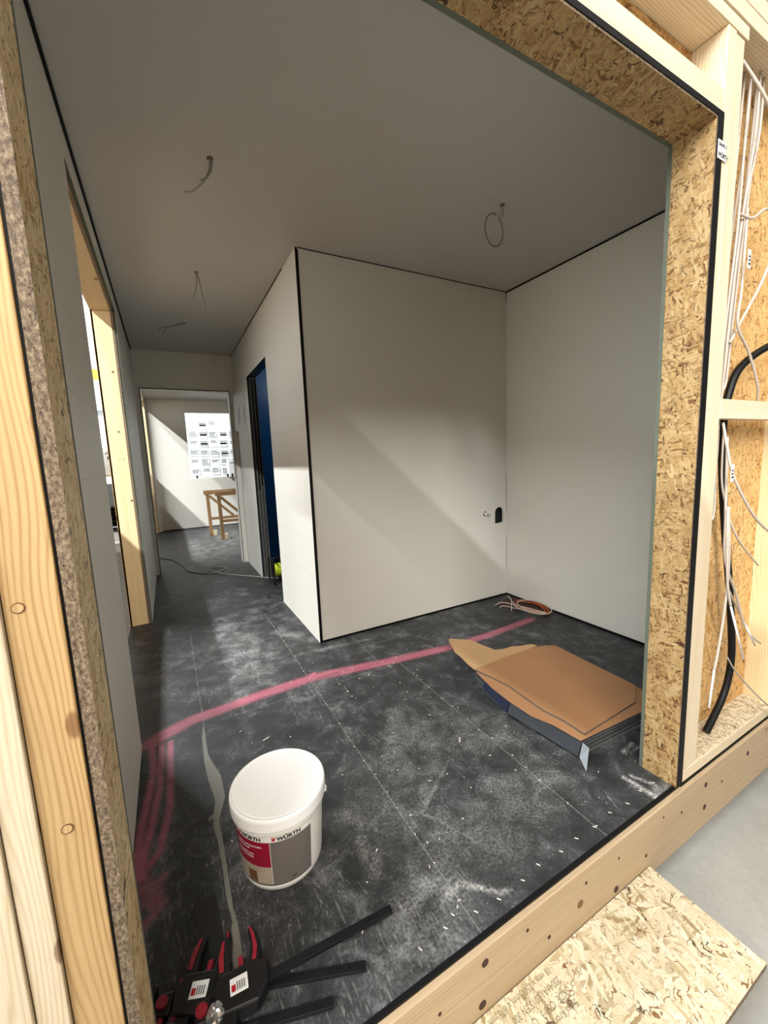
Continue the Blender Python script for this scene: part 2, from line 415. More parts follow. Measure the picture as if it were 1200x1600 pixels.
def empty(name, loc):
    o = bpy.data.objects.new(name, None); COL.objects.link(o); o.location = loc; o.empty_display_size = 0.05; return o
def tag(o, label, cat, group=None, kind=None):
    if label: o['label'] = label
    if cat: o['category'] = cat
    if group: o['group'] = group
    if kind: o['kind'] = kind
    return o
def struct(o): o['kind'] = 'structure'; return o
def copy_tree(o, parent=None):
    c = o.copy(); COL.objects.link(c)
    if parent is not None: c.parent = parent
    for ch in list(o.children): copy_tree(ch, c)
    return c

def text_verts(s, size=1.0, depth=0.0, bold=0.0, space=1.0):
    cu = bpy.data.curves.new('t', 'FONT'); cu.body = s; cu.size = size; cu.extrude = depth; cu.offset = bold; cu.space_character = space
    o = bpy.data.objects.new('t', cu); COL.objects.link(o)
    dg = bpy.context.evaluated_depsgraph_get(); me = bpy.data.meshes.new_from_object(o.evaluated_get(dg))
    bpy.data.objects.remove(o); bpy.data.curves.remove(cu); return me
def text_on(name, s, size, fn, mat, parent, bold=0.0, sx=1.0):
    """flat text mesh; fn maps (u, v) to a 3-D point"""
    me = text_verts(s, size, 0.0, bold)
    bm = bmesh.new(); bm.from_mesh(me); bpy.data.meshes.remove(me)
    bmesh.ops.triangulate(bm, faces=bm.faces)
    for v in bm.verts: v.co = Vector(fn(v.co.x*sx, v.co.y))
    me = bpy.data.meshes.new(name); bm.to_mesh(me); bm.free()
    return link_mesh(name, me, mat, parent)

# ------------------------------------------------------------------ key dimensions
XL, XR, YB, YE, YF, H = -1.019, 1.718, 1.8325, 4.531, 8.1, 2.5
D = 0.116; XJ, XJL, ZH = 0.702, -0.927, 2.168
YN, YFJ, ZL = 1.285, 2.925, 2.351

# ------------------------------------------------------------------ setting: hall
struct(box('floor', -14, 10, -16, 16, -0.42, -0.32, M['concrete'])).name = 'floor_hall'
struct(box('wall_hall_end', -14, 10, 11.0, 11.2, -0.32, 6.5, M['ribbed']))
struct(box('wall_hall_left', -11.2, -11.0, -16, 11.0, -0.32, 6.5, M['ribbed']))

# floor with painted marks
def seg_dist(X, Y, pts, rad, k=7.0):
    best = np.zeros_like(X)
    for (a, ra), (b, rb) in zip(list(zip(pts, rad))[:-1], list(zip(pts, rad))[1:]):
        dx, dy = b[0]-a[0], b[1]-a[1]; L = dx*dx+dy*dy
        t = np.clip(((X-a[0])*dx+(Y-a[1])*dy)/L, 0, 1)
        d = np.hypot(X-a[0]-t*dx, Y-a[1]-t*dy); r = ra+(rb-ra)*t
        best = np.maximum(best, 1.0/(1+np.exp(np.clip((d/r-1)*k, -30, 30))))
    return best
def mk_floor():
    st = 0.0075
    xs = np.arange(-1.1690, 1.80, st); ys = np.concatenate([np.arange(0.012, 2.95, st), np.arange(2.95, 8.25, 0.12)])
    X, Y = np.meshgrid(xs, ys); nx, ny = len(xs), len(ys)
    co = np.stack([X.ravel(), Y.ravel(), np.zeros(X.size)], 1)
    idx = np.arange(nx*ny).reshape(ny, nx)
    F = np.stack([idx[:-1, :-1], idx[:-1, 1:], idx[1:, 1:], idx[1:, :-1]], -1).reshape(-1, 4)
    # rim + underside so the slab has thickness
    b0 = len(co); rim = np.concatenate([idx[0, :], idx[1:, -1], idx[-1, -2::-1], idx[-2:0:-1, 0]])
    low = co[rim].copy(); low[:, 2] = -0.03; co = np.concatenate([co, low])
    me = bpy.data.meshes.new('floor')
    faces = F.tolist(); m = len(rim)
    for i in range(m): j = (i+1) % m; faces.append([int(rim[i]), b0+i, b0+j, int(rim[j])])
    faces.append([b0+i for i in range(m)][::-1])
    me.from_pydata(co.tolist(), [], faces)
    X = co[:, 0]; Y = co[:, 1]
    red = seg_dist(X, Y, [(1.46, 1.33), (1.05, 1.305), (0.679, 1.308), (0.241, 1.367), (-0.179, 1.439), (-0.506, 1.42), (-0.666, 1.40), (-0.814, 1.386), (-0.93, 1.34), (-0.985, 1.30)],
                   [0.028, 0.03, 0.032, 0.036, 0.038, 0.036, 0.034, 0.036, 0.04, 0.04])*0.95
    red = np.maximum(red, seg_dist(X, Y, [(-0.185, 1.465), (-0.165, 1.47)], [0.016, 0.016])*1.5)
    for pts, r in (([(-0.979, 1.262), (-0.97, 1.084), (-0.999, 0.837), (-1.008, 0.666)], 0.0125), ([(-0.944, 1.255), (-0.946, 0.996), (-0.972, 0.793), (-1.002, 0.651)], 0.0115),
                   ([(-0.909, 1.262), (-0.912, 0.875), (-0.943, 0.698), (-0.985, 0.641)], 0.0115)):
        red = np.maximum(red, seg_dist(X, Y, pts, [r]*4)*1.0)
    red = np.maximum(red, seg_dist(X, Y, [(-1.0, 0.72), (-1.0, 0.64)], [0.022, 0.02])*1.5)
    red = np.maximum(red, seg_dist(X, Y, [(-1.0, 0.618), (-0.96, 0.56), (-0.95, 0.52)], [0.03, 0.028, 0.018])*0.7)
    red = np.maximum(red, seg_dist(X, Y, [(-0.93, 0.605), (-0.975, 0.545)], [0.012, 0.02])*0.6)
    red = np.maximum(red, seg_dist(X, Y, [(-0.93, 0.52), (-0.985, 0.47)], [0.01, 0.014])*0.7)
    put = seg_dist(X, Y, [(-0.774, 1.30), (-0.776, 1.15), (-0.774, 1.06), (-0.756, 0.936), (-0.748, 0.82), (-0.766, 0.75), (-0.773, 0.703), (-0.765, 0.569), (-0.766, 0.44), (-0.763, 0.364), (-0.766, 0.3), (-0.771, 0.255)],
                   [0.003, 0.006, 0.012, 0.024, 0.018, 0.012, 0.009, 0.007, 0.0065, 0.007, 0.011, 0.014])
    put = np.maximum(put, seg_dist(X, Y, [(-0.79, 0.74), (-0.755, 0.77)], [0.006, 0.01]))
    dust = np.zeros_like(X)
    def du(pts, rad, s):
        nonlocal dust; dust = np.maximum(dust, seg_dist(X, Y, pts, rad, 3.0)*s*1.5)
    du([(-0.225, 0.125), (-0.18, 0.135), (-0.144, 0.105), (-0.098, 0.059), (-0.06, 0.05)], [0.012, 0.009, 0.007, 0.006, 0.004], 0.85)
    du([(0.593, 0.122), (0.604, 0.015)], [0.007, 0.008], 1.3); du([(0.622, 0.115), (0.656, 0.04)], [0.005, 0.005], 1.2)
    du([(0.721, 0.198), (0.80, 0.21)], [0.008, 0.006], 1.2); du([(0.735, 0.18), (0.80, 0.185)], [0.005, 0.004], 1.0)
    du([(0.64, 0.02), (0.70, 0.02)], [0.02, 0.02], 0.5)
    du([(-0.14, 0.383), (-0.072, 0.259), (-0.045, 0.168)], [0.008, 0.006, 0.004], 0.5)
    du([(-0.14, 0.383), (0.081, 0.527)], [0.007, 0.005], 0.45)
    du([(-0.364, 0.40), (-0.37, 0.30)], [0.018, 0.022], 0.55); du([(-0.38, 0.50), (-0.30, 0.42)], [0.04, 0.03], 0.35)
    du([(-0.25, 0.45), (0.1, 0.75), (0.4, 0.55)], [0.12, 0.14, 0.12], 0.22)
    du([(-0.5, 2.3), (-0.45, 1.9), (-0.5, 1.6)], [0.16, 0.18, 0.12], 0.33)
    du([(-0.2, 2.2), (-0.05, 1.9)], [0.05, 0.03], 0.35); du([(-0.15, 1.75), (0.35, 1.7)], [0.02, 0.012], 0.3)
    du([(0.0, 0.2), (0.35, 0.3)], [0.1, 0.12], 0.25); du([(-0.35, 0.1), (-0.1, 0.25)], [0.08, 0.08], 0.3)
    du([(-0.5, 6.2), (-0.3, 5.0), (0.2, 6.8)], [0.5, 0.3, 0.5], 0.4)
    a = me.color_attributes.new('marks', 'FLOAT_COLOR', 'POINT')
    a.data.foreach_set('color', np.stack([red, put, dust, np.ones_like(red)], 1).ravel())
    me.validate(); return struct(link_mesh('floor', me, M['floor'], origin='none'))
mk_floor()
struct(box('floor_base', -1.169, 1.80, 0.06, 8.25, -0.26, -0.03, M['wood_x_tan']))
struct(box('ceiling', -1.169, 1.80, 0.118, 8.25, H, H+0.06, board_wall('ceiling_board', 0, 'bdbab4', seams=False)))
struct(box('ceiling_roof_deck', -1.22, 1.88, -0.0, 8.3, 2.68, 2.75, M['wood_y']))

# ------------------------------------------------------------------ setting: room walls
G = 0.013   # board thickness
# left wall, inner white board with the wide opening (lower edge reaches the floor)
def wall_x_open(name, xa, xb, y0, y1, oy0, oy1, oz, mat, z1=H, edge=None):
    o = struct(boxes(name, [(xa, xb, y0, oy0, 0, z1), (xa, xb, oy1, y1, 0, z1), (xa, xb, oy0, oy1, oz, z1)], [mat, edge or mat]))
    for f in o.data.polygons:
        c = f.center
        if abs(f.normal.x) < 0.5 and f.normal.z < 0.5: f.material_index = 1
    return o
wall_x_open('wall_left', XL-G, XL, 0.13, YE, YN, YFJ+0.008, ZL+0.012, M['wall_x'], H-0.001, M['gyps_edge'])
wall_x_open('wall_left_core', XL-G-0.014, XL-G, 0.13, YE, YN-0.006, YFJ, ZL+0.002, M['osb_edge'], H-0.001)
wall_x_open('wall_left_outer', -1.169, -1.155, 0.13, YE, YN-0.006, YFJ, ZL+0.002, M['osb_y'], H-0.001)
wall_x_open('wall_left_infill', -1.155, XL-G-0.014, 0.13, YE, YN-0.07, YFJ+0.075, ZL+0.085, M['black_room'], H-0.001)
# far room's left wall, with its own opening (daylit from the hall)
struct(box('wall_far_left', XL-0.15, XL-0.02, YE+0.2, 5.3, 0, H-0.001, M['wall_x'])); struct(box('wall_far_left_lintel', XL-0.15, XL-0.02, 5.3005, YF, 2.44, H-0.001, M['wall_x'])); struct(box('wall_far_left_corner', XL-0.15, XL-0.02, 8.0, YF-0.0005, 0, 2.4395, M['wall_x']))
# strip of left wall that ends beyond the partition
struct(box('wall_left_end', XL-0.15, XL, YE+0.0005, YE+0.199, 0, H-0.001, M['wall_x']))

# corridor right wall x = 0 with doorway 2.795..3.66
DY0, DY1, DZ = 2.795, 3.663, 2.093
wall_x_open('wall_corridor', 0.0, 0.014, YB+0.0, YE, DY0, DY1, DZ, M['wall_x'], H-0.001, M['black'])
wall_x_open('wall_corridor_core', 0.014, 0.098, YB+0.014, YE, DY0-0.004, DY1+0.045, DZ+0.05, M['black_room'], H-0.001)
# back wall y = YB with two cut-outs (round hole and arched box opening)
def wall_back():
    bm = bmesh.new()
    x0, x1 = 0.0145, XR; z1 = H-0.001
    # arch outline
    ax0, ax1, az0, az1 = 1.590, 1.684, 0.640, 0.779
    r = (ax1-ax0)/2; cxm = (ax0+ax1)/2
    arch = [(ax0, az0), (ax1, az0+0.006)] + [(cxm+r*math.cos(t), az1-r+r*math.sin(t)) for t in [math.pi*k/12 for k in range(13)]]
    hole = [(1.481+0.021*math.cos(t), 0.736+0.021*math.sin(t)) for t in [2*math.pi*k/20 for k in range(20)]]
    def loop(pts): return [bm.verts.new((p[0], YB, p[1])) for p in pts]
    outer = loop([(x0, 0), (x1, 0), (x1, z1), (x0, z1)]); A = loop(arch); B = loop(hole)
    es = []
    for L in (outer, A, B):
        for i in range(len(L)): es.append(bm.edges.new((L[i], L[(i+1) % len(L)])))
    bmesh.ops.triangle_fill(bm, use_beauty=True, use_dissolve=False, edges=es)
    # remove faces inside the holes
    dele = []
    for f in bm.faces:
        c = f.calc_center_median()
        if all(v in A for v in f.verts) or all(v in B for v in f.verts): dele.append(f)
    bmesh.ops.delete(bm, geom=dele, context='FACES_ONLY')
    r_ = bmesh.ops.extrude_face_region(bm, geom=list(bm.faces))
    for v in [g for g in r_['geom'] if isinstance(g, bmesh.types.BMVert)]: v.co.y += 0.014
    struct(link_mesh('wall_back', mesh_from(bm), M['wall_y']))
wall_back()
struct(boxes('wall_back_core', [(0.014, 1.44, YB+0.0141, YB+0.05, 0, H-0.001), (1.44, XR, YB+0.0141, YB+0.05, 0, 0.58), (1.44, XR, YB+0.0141, YB+0.05, 0.84, H-0.001), (1.44, XR, YB+0.05, YB+0.098, 0.0, H-0.001), (0.014+0.084, 1.44, YB+0.05, YB+0.098, 0, H-0.001)], M['black_room']))
struct(box('wall_right', XR, XR+0.08, D+G, YF, 0, H-0.001, M['wall_plain']))
# technical room behind the doorway: blue coated partition
struct(box('wall_blue_room', 0.098, XR, 4.30, 4.40, 0, H-0.001, M['blue']))
struct(box('wall_blue_room_side', 1.60, XR, YB+0.1, 4.30, 0, H-0.001, M['blue']))
# end partition y = YE with wide opening
EX0, EX1, EZ = -0.971, -0.06, 2.088
struct(boxes('wall_end', [(XL, EX0, YE, YE+0.12, 0, H-0.001), (EX1, 0.098, YE, YE+0.12, 0, H-0.001), (EX0, EX1, YE, YE+0.12, EZ, H-0.001)], M['wall_plain']))
struct(box('wall_end_return', 0.098, XR, YE+0.0, YE+0.12, 0, H-0.001, M['wall_plain']))
# far wall with window opening
WX0, WX1, WZ0, WZ1 = -0.385, 1.05, 0.985, 2.262
struct(boxes('wall_far', [(-1.169, WX0, YF, YF+0.12, 0, H-0.001), (WX1, XR+0.08, YF, YF+0.12, 0, H-0.001), (WX0, WX1, YF, YF+0.12, 0, WZ0), (WX0, WX1, YF, YF+0.12, WZ1, H-0.001)], M['wall_plain']))
# facade inner board round the big opening
struct(boxes('wall_front', [(XJ, XR, D+0.0005, D+G, 0, H-0.001), (XL, XJL, D+0.0005, D+G, 0, H-0.001), (XJL, XJ, D+0.0005, D+G, ZH, H-0.001)], M['gyps_edge']))

# black joints (membrane showing in the gaps)
def trim(i, *b, m='black'): return struct(box('trim_%d' % i, *b, M[m]))
trim(1, XL+0.0003, XL+0.010, D+0.02, YE-0.01, H-0.0135, H-0.0005)
trim(2, XR-0.006, XR-0.0003, D+0.02, YB-0.001, H-0.010, H-0.0005)
trim(3, 0.02, XR-0.007, YB-0.004, YB-0.0003, H-0.0045, H-0.0005)
trim(4, -0.004, -0.0003, YB+0.3, YE-0.01, H-0.007, H-0.0005)
trim(5, -0.0003, 0.0190, YB-0.0022, YB-0.0002, 0.0, H-0.012)
trim(6, 0.0145, XR-0.004, YB-0.007, YB-0.0005, 0.0005, 0.013)
trim(7, XR-0.007, XR-0.0005, D+0.02, YB-0.008, 0.0005, 0.014)
trim(8, XR-0.0035, XR-0.0005, YB-0.0035, YB-0.0005, 2.42, H-0.011)
trim(9, XR-0.0025, XR-0.0005, YB-0.0025, YB-0.0005, 0.72, 1.05, m='gyps_edge')
trim(10, XR-0.0025, XR-0.0005, YB-0.0025, YB-0.0005, 0.22, 0.52, m='gyps_edge')
trim(11, EX0-0.0, XR, YF-0.006, YF-0.0005, 0.0005, 0.014)
trim(12, EX0-0.012, EX1+0.012, YE-0.005, YE-0.0005, EZ-0.002, EZ+0.010, m='gyps_edge')
trim(13, EX0-0.010, EX0, YE-0.005, YE-0.0005, 0.0, EZ-0.003, m='gyps_edge')
trim(14, EX1, EX1+0.008, YE-0.004, YE-0.0005, 0.0, EZ-0.003, m='gyps_edge')
# galvanised tracks in the end opening and the dark doorway
t = empty('doorway_profile_frame', (0.05, DY1, 0))
for nm, b, m in (('profile_post', (0.016, 0.094, DY1+0.004, DY1+0.042, 0, DZ+0.002), 'galv'),
                 ('profile_head', (0.016, 0.094, DY0, DY1+0.002, DZ+0.006, DZ+0.046), 'galv')):
    box(nm, *b, M[m], t, 0.001)
boxes('profile_lip', [(0.030, 0.034, DY1-0.004, DY1+0.0035, 0.0, DZ), (0.058, 0.062, DY1-0.004, DY1+0.0035, 0.0, DZ), (0.088, 0.091, DY1-0.006, DY1+0.0035, 0.0, DZ)], M['osb_edge'], t)
boxes('profile_slot', [(0.038, 0.054, DY1+0.0015, DY1+0.0035, 0.95, DZ-0.02), (0.066, 0.084, DY1+0.0015, DY1+0.0035, 1.0, DZ-0.02)], M['black'], t)
tag(t, 'dark galvanised metal profiles lining the narrow doorway in the corridor wall', 'door frame')

# ------------------------------------------------------------------ facade: strand board reveal, black membrane, timbers
def board(name, b, mats, label, cat='board', axis=0):
    o = box(name, *b, list(mats))
    # cut edges: faces whose normal is not the board's broad axis get material 1
    for f in o.data.polygons:
        if abs(f.normal[axis]) < 0.5: f.material_index = 1
    return tag(o, label, cat)
board('reveal_board', (XJ, XJ+0.018, 0.0, D, 0.0, ZH+0.018), (M['osb_x'], M['osb_edge']), 'strand board lining the right side of the big opening, full height', 'strand board')
board('reveal_board', (XJL-0.016, XJL, 0.0, D, 0.0, ZH+0.018), (M['osb_xl'], M['osb_edge']), 'strand board seen on its rough cut edge along the left side of the opening', 'strand board')
board('reveal_board', (XJL, XJ, 0.0, D, ZH, ZH+0.018), (M['osb_zs'], M['osb_edge']), 'strand board lining the underside of the lintel above the opening', 'strand board', 2)

def timber(name, b, mat, label, cat='timber', bev=0.0018, group=None):
    return tag(box(name, *b, M[mat], None, bev), label, cat, group)
timber('wall_stud', (0.740, 0.7875, 0.0, D-0.002, 0.046, 2.419), 'wood_z', 'pale upright timber directly right of the black membrane strip', 'timber stud')
timber('wall_stud', (0.7905, 0.846, 0.003, D-0.002, 0.046, 2.419), 'wood_z', 'pale upright timber beside the cable bay, carrying the short cross piece', 'timber stud')
timber('wall_stud', (1.505, 1.575, 0.0, D-0.002, 0.046, 2.459), 'wood_z_tan', 'upright timber on the far right side of the cable bay', 'timber stud')
ot_ = timber('wall_stud', (-1.006, -0.9475, 0.0, D-0.004, -0.0, 2.419), 'wood_z_or', 'orange toned upright timber with knots left of the black membrane', 'timber stud')
for kx, kz, kr in ((-0.991, 1.051, .0075), (-0.978, 0.721, .0075)):
    k_ = disc('knot', (kx, -0.0008, kz), kr, 1, 0.0007, M['brown_print'], ot_, 18); disc('knot_core', (kx, -0.0013, kz), kr*0.8, 1, 0.0005, M['wood_z_or'], k_, 18)
timber('wall_stud', (-1.0435, -1.0075, -0.006, D-0.004, -0.0, 2.419), 'wood_z', 'narrow pale upright timber left of the orange knotted one', 'timber stud')
timber('wall_stud', (-1.135, -1.045, -0.010, D-0.004, -0.0, 2.419), 'wood_z', 'pale upright timber at the very bottom left edge of the photo', 'timber stud')
timber('lintel_beam', (-0.9465, 0.739, 0.0, D-0.002, 2.1905, 2.251), 'wood_x', 'pale lying timber just above the black strip over the opening', 'timber beam')
timber('top_plate', (-1.135, 0.862, -0.001, D-0.002, 2.4205, 2.457), 'wood_x', 'pale top timber resting on the two stud tops', 'timber beam')
timber('bottom_plate', (0.742, 1.9, 0.0, D-0.002, 0.0015, 0.045), 'wood_x', 'lying timber closing the bottom of the cable bay', 'timber beam')
for i, (z0, z1) in enumerate(((2.4605, 2.5065), (2.509, 2.56), (2.5625, 2.61), (2.6125, 2.66))):
    timber('roof_edge_board', (-1.135, 1.95, -0.004, D-0.001, z0, z1), 'wood_x',
           ('lowest pale roof edge board, cables pass up through it', 'second pale roof edge board from below, top right corner', 'third pale roof edge board from below, top right corner', 'topmost pale roof edge board above the facade')[i], 'timber board', group='layered roof edge boards')
timber('cross_piece', (0.8475, 1.504, 0.002, 0.040, 1.311, 1.376), 'wood_x', 'short horizontal timber across the cable bay', 'timber beam')
# backing boards
board('backing_board', (0.8465, 1.5045, D-0.012, D-0.001, 0.0455, 2.459), (M['osb_y'], M['osb_edge']), 'golden strand board forming the back of the cable bay', 'strand board', 1)
board('backing_board', (-0.946, 0.739, D-0.022, D-0.003, 2.252, 2.418), (M['osb_y'], M['osb_edge']), 'strand board at the back of the gap above the lintel timber', 'strand board', 1)
# black membrane
o = boxes('membrane_strip', [(0.7085, 0.7395, -0.0025, -0.0003, 0.002, 2.189), (-0.9425, 0.7395, -0.0022, -0.0003, 2.174, 2.1895)], M['black'])
tag(o, 'black membrane strip between strand board and pale timbers, right side and top', 'membrane')
tag(boxes('membrane_strip', [(-0.9470, -0.9432, 0.004, 0.10, 0.0, 2.189)], M['black']), 'black membrane strip in the gap beside the orange toned timber', 'membrane')
tag(box('membrane_strip', 0.735, 1.9, -0.002, 0.06, -0.0095, -0.0005, M['black']), 'black membrane under the cable bay, above the sill timber', 'membrane')
tag(box('membrane_strip', -1.13, 0.735, -0.0005, 0.0115, -0.006, 0.001, M['black']), 'black membrane edge along the front of the dark floor', 'membrane')
# white printed tape
t = box('printed_tape', 0.712, 0.762, -0.0036, -0.0026, 2.062, 2.112, M['tape_w'])
tag(t, 'white printed tape piece stuck across the black strip near the top right', 'tape')
text_on('lettering', 'WÜRTH', 0.016, lambda u, v: (0.714+u, -0.0042, 2.068+v), M['ink'], t, 0.0005)
text_on('lettering', 'BAND 3', 0.013, lambda u, v: (0.716+u, -0.0042, 2.096+v), M['ink'], t, 0.0003)

# sill beam in front of the floor
sb = box('sill_beam', -1.4, 2.2, -0.014, 0.059, -0.245, -0.010, M['wood_x_tan'], None, 0.002)
tag(sb, 'long laminated timber along the front floor edge with drilled holes', 'timber beam')
for i, (x, z, r) in enumerate(((-0.218, -0.051, .011), (-0.228, -0.171, .012), (-0.067, -0.058, .005), (0.155, -0.118, .013), (0.343, -0.07, .004), (0.180, -0.061, .005), (0.335, -0.179, .011), (0.894, -0.064, .010),
                     (0.895, -0.16, .011), (0.722, -0.097, .005), (1.027, -0.11, .005), (1.25, -0.08, .01), (0.02, -0.14, .006), (0.50, -0.15, .006), (-0.36, -0.09, .005), (0.60, -0.055, .004))):
    disc('knot' if i == 3 else 'drill_hole', (x, -0.0152, z), r, 1, 0.0014, M['brown_print'] if i in (3,) else M['stain'], sb, 16)
# strand board step in front of the sill
st = empty('step_board', (-0.2, -0.17, -0.218))
b = box('strand_panel', -1.6, 0.520, -0.325, -0.0165, -0.218, -0.200, [M['osb_z'], M['osb_edge']], st, 0.0008)
for f in b.data.polygons:
    if abs(f.normal[2]) < 0.5: f.material_index = 1
def stamp(s, x, y, size):
    text_on('stamp_lettering', s, size, lambda u, v: (x-u, y-v, -0.1994), M['ink_stamp'], st, 0.0, 0.82)
stamp('18 mm x 2500 mm x 675 mm', -0.004, -0.030, 0.0225)
stamp('2004+A1:2015 EN 300', 0.000, -0.057, 0.0225)
stamp('SKDE  OSB 3   C', 0.002, -0.084, 0.0225)
stamp('Swiss Krono', 0.002, -0.110, 0.0225)
tag(st, 'pale strand board lying flat in front of the sill timber with printed stamp', 'strand board')
tag(box('support_block', 0.30, 0.44, -0.29, -0.05, -0.32, -0.2185, plain('reddish_wood_block', '5c3a2c', 0.7)), 'reddish block carrying the corner of the strand board step', 'block')
tag(box('support_block', -1.2, -1.06, -0.29, -0.05, -0.32, -0.2185, M['wood_y']), 'wood block carrying the hidden end of the strand board step', 'block')

# ------------------------------------------------------------------ cable bay
def cable(pts, label, r=0.0042, m='cable_w', cat='cable', grp=None, end=True):
    o = tube('cable', pts, r, M[m]); tag(o, label, cat, grp); return o
ceil_z = 2.4605
bund = [  # x top, y top, x mid, x low, y, z end
    (1.036, 0.075, 0.935, 0.905, 0.060, 1.0), (1.045, 0.060, 0.955, 0.915, 0.045, 0.70), (1.073, 0.070, 0.975, 0.925, 0.068, 0.62),
    (1.085, 0.050, 0.990, 0.945, 0.050, 0.95), (1.116, 0.070, 1.010, 0.955, 0.058, 1.35), (1.125, 0.055, 1.030, 0.965, 0.074, 0.80), (1.158, 0.075, 1.060, 0.985, 0.070, 1.40)]
for i, (xt, yt, xm, xl, yy, ze) in enumerate(bund):
    pts = [(xt, yt, ceil_z-0.001), (xt-0.012, yt, 2.25), (xm+0.03, yy, 1.95), (xm-0.005*(i % 2), yy, 1.65), (xm-0.02, yy, 1.45)]
    z = 1.2
    while z > ze: pts.append((xl+0.012*math.sin(z*5+i)+0.02*(z-0.6), yy+0.006*math.sin(z*3+i), z)); z -= 0.22
    pts.append((xl, yy, ze))
    cable(pts, 'pale cable of the upright bundle, %s from the left where they leave the top board' % ('first', 'second', 'third', 'fourth', 'fifth', 'sixth', 'seventh')[i], grp='pale cables hanging in the wall bay')
cable([(0.905, 0.03, 2.41), (0.99, -0.004, 2.31), (1.10, -0.012, 2.22), (1.185, -0.008, 2.12), (1.195, 0.0, 2.0), (1.15, 0.02, 1.82), (1.06, 0.045, 1.66), (1.0, 0.05, 1.58)], 'pale cable bulging outwards across the top of the wall bay', 0.0048)
cable([(1.035, 0.04, 2.02), (1.02, 0.035, 1.76), (1.01, 0.035, 1.64), (1.10, 0.03, 1.55), (1.19, 0.03, 1.44), (1.24, 0.045, 1.378)], 'pale cable running down right to the cross piece', 0.0045)
cable([(1.0, 0.045, 2.0), (1.05, 0.03, 1.99), (1.12, 0.02, 2.03), (1.20, 0.015, 2.02), (1.27, 0.03, 1.98)], 'pale cable branching right below the top of the bay', 0.0045)
cable([(0.915, 0.02, 1.30), (0.915, 0.0, 1.20), (0.93, -0.01, 1.13), (0.985, -0.02, 1.05), (1.09, -0.03, 0.95), (1.24, -0.035, 0.87), (1.42, -0.03, 0.80)], 'white cable curving out to the right below the cross piece', 0.0048)
cable([(1.0, 0.05, 1.30), (1.01, 0.05, 1.1), (1.045, 0.04, 0.98), (1.10, 0.03, 0.88), (1.22, 0.03, 0.79), (1.345, 0.035, 0.715)], 'thin pale cable ending against the right hand timber', 0.0036)
def tail(pts, label):
    o = cable(pts[:-1], label, 0.0046)
    tube('stripped_end', [pts[-2], pts[-1]], 0.0036, M['lid_pl'], o, n=1)
    e = Vector(pts[-1]); d = (Vector(pts[-1])-Vector(pts[-2])).normalized()
    tube('copper_tip', [e+d*0.0005, e+d*0.012], 0.0022, M['copper'], o, n=1)
tail([(0.955, 0.02, 1.25), (0.965, 0.012, 0.95), (0.975, 0.008, 0.80), (1.06, 0.0, 0.66), (1.145, 0.0, 0.52), (1.16, 0.0, 0.515), (1.265, 0.0, 0.40)], 'white cable tail with bare end pointing down right, beside the conduit')
tail([(0.945, 0.0, 1.0), (0.94, -0.01, 0.84), (0.955, -0.012, 0.72), (0.985, -0.015, 0.63), (1.115, -0.02, 0.385)], 'white cable tail crossing in front of the black conduit')
tail([(0.975, 0.01, 1.0), (0.985, 0.0, 0.80), (0.965, -0.005, 0.62), (0.925, -0.01, 0.47), (0.905, -0.01, 0.40), (0.885, -0.01, 0.255)], 'white cable tail hanging lowest, in front of the double timbers')
cable([(1.06, 0.02, 0.66), (1.16, 0.015, 0.545), (1.28, 0.02, 0.43), (1.42, 0.03, 0.35)], 'pale cable tail reaching towards the right hand timber', 0.0042)
cable([(1.14, 0.04, 0.36), (1.18, 0.02, 0.29), (1.27, -0.01, 0.19), (1.40, -0.035, 0.08), (1.56, -0.04, -0.03)], 'thin pale cable leaving the bay over the bottom timber', 0.003, 'cable_g')
cd = tube('conduit', [(1.50, -0.05, 1.66), (1.36, -0.01, 1.625), (1.22, 0.03, 1.575), (1.10, 0.055, 1.50), (1.045, 0.062, 1.40), (1.032, 0.066, 1.29), (1.058, 0.068, 1.12), (1.095, 0.062, 0.90), (1.145, 0.058, 0.70), (1.19, 0.055, 0.50),
                      (1.218, 0.055, 0.35), (1.205, 0.055, 0.24), (1.155, 0.055, 0.155), (1.03, 0.05, 0.064)], 0.0135, M['black_rubber'], None, 12, 26, 0.07)
tag(cd, 'black corrugated conduit curving down through the wall bay', 'conduit')
for (x, y, z, l) in ((0.995, 0.02, 1.84, 'small white printed cable label high in the bay'), (0.918, -0.006, 1.125, 'small white printed cable label below the cross piece'), (1.14, 0.018, 1.97, 'white printed cable label wrapped on the branching cable')):
    o = box('cable_label', x-0.010, x+0.010, y-0.011, y-0.0105+0.001, z-0.03, z+0.03, M['tape_w']); tag(o, l, 'label')
    boxes('print_mark', [(x-0.007, x+0.007, y-0.0116, y-0.0111, z-0.018, z-0.012), (x-0.007, x+0.004, y-0.0116, y-0.0111, z-0.006, z), (x-0.007, x+0.006, y-0.0116, y-0.0111, z+0.006, z+0.011)], M['ink'], o)
# shavings on the bottom plate
bm = bmesh.new()
for i in range(900):
    x = random.uniform(0.86, 1.49); y = random.uniform(0.004, 0.10); z = 0.0455; a = random.uniform(0, 3.14); l = random.uniform(0.003, 0.009); w = random.uniform(0.0008, 0.002)
    c, s = math.cos(a), math.sin(a)
    v = [bm.verts.new((x+c*p-s*q, y+s*p+c*q, z+h)) for p, q, h in ((-l, -w, 0), (l, -w, 0.001), (l, w, 0.0015), (-l, w, 0.0007))]
    bm.faces.new(v)
tag(link_mesh('wood_shavings', mesh_from(bm), M['osb_z']), 'fine wood shavings scattered on the bottom timber of the bay', 'shavings', kind='stuff')

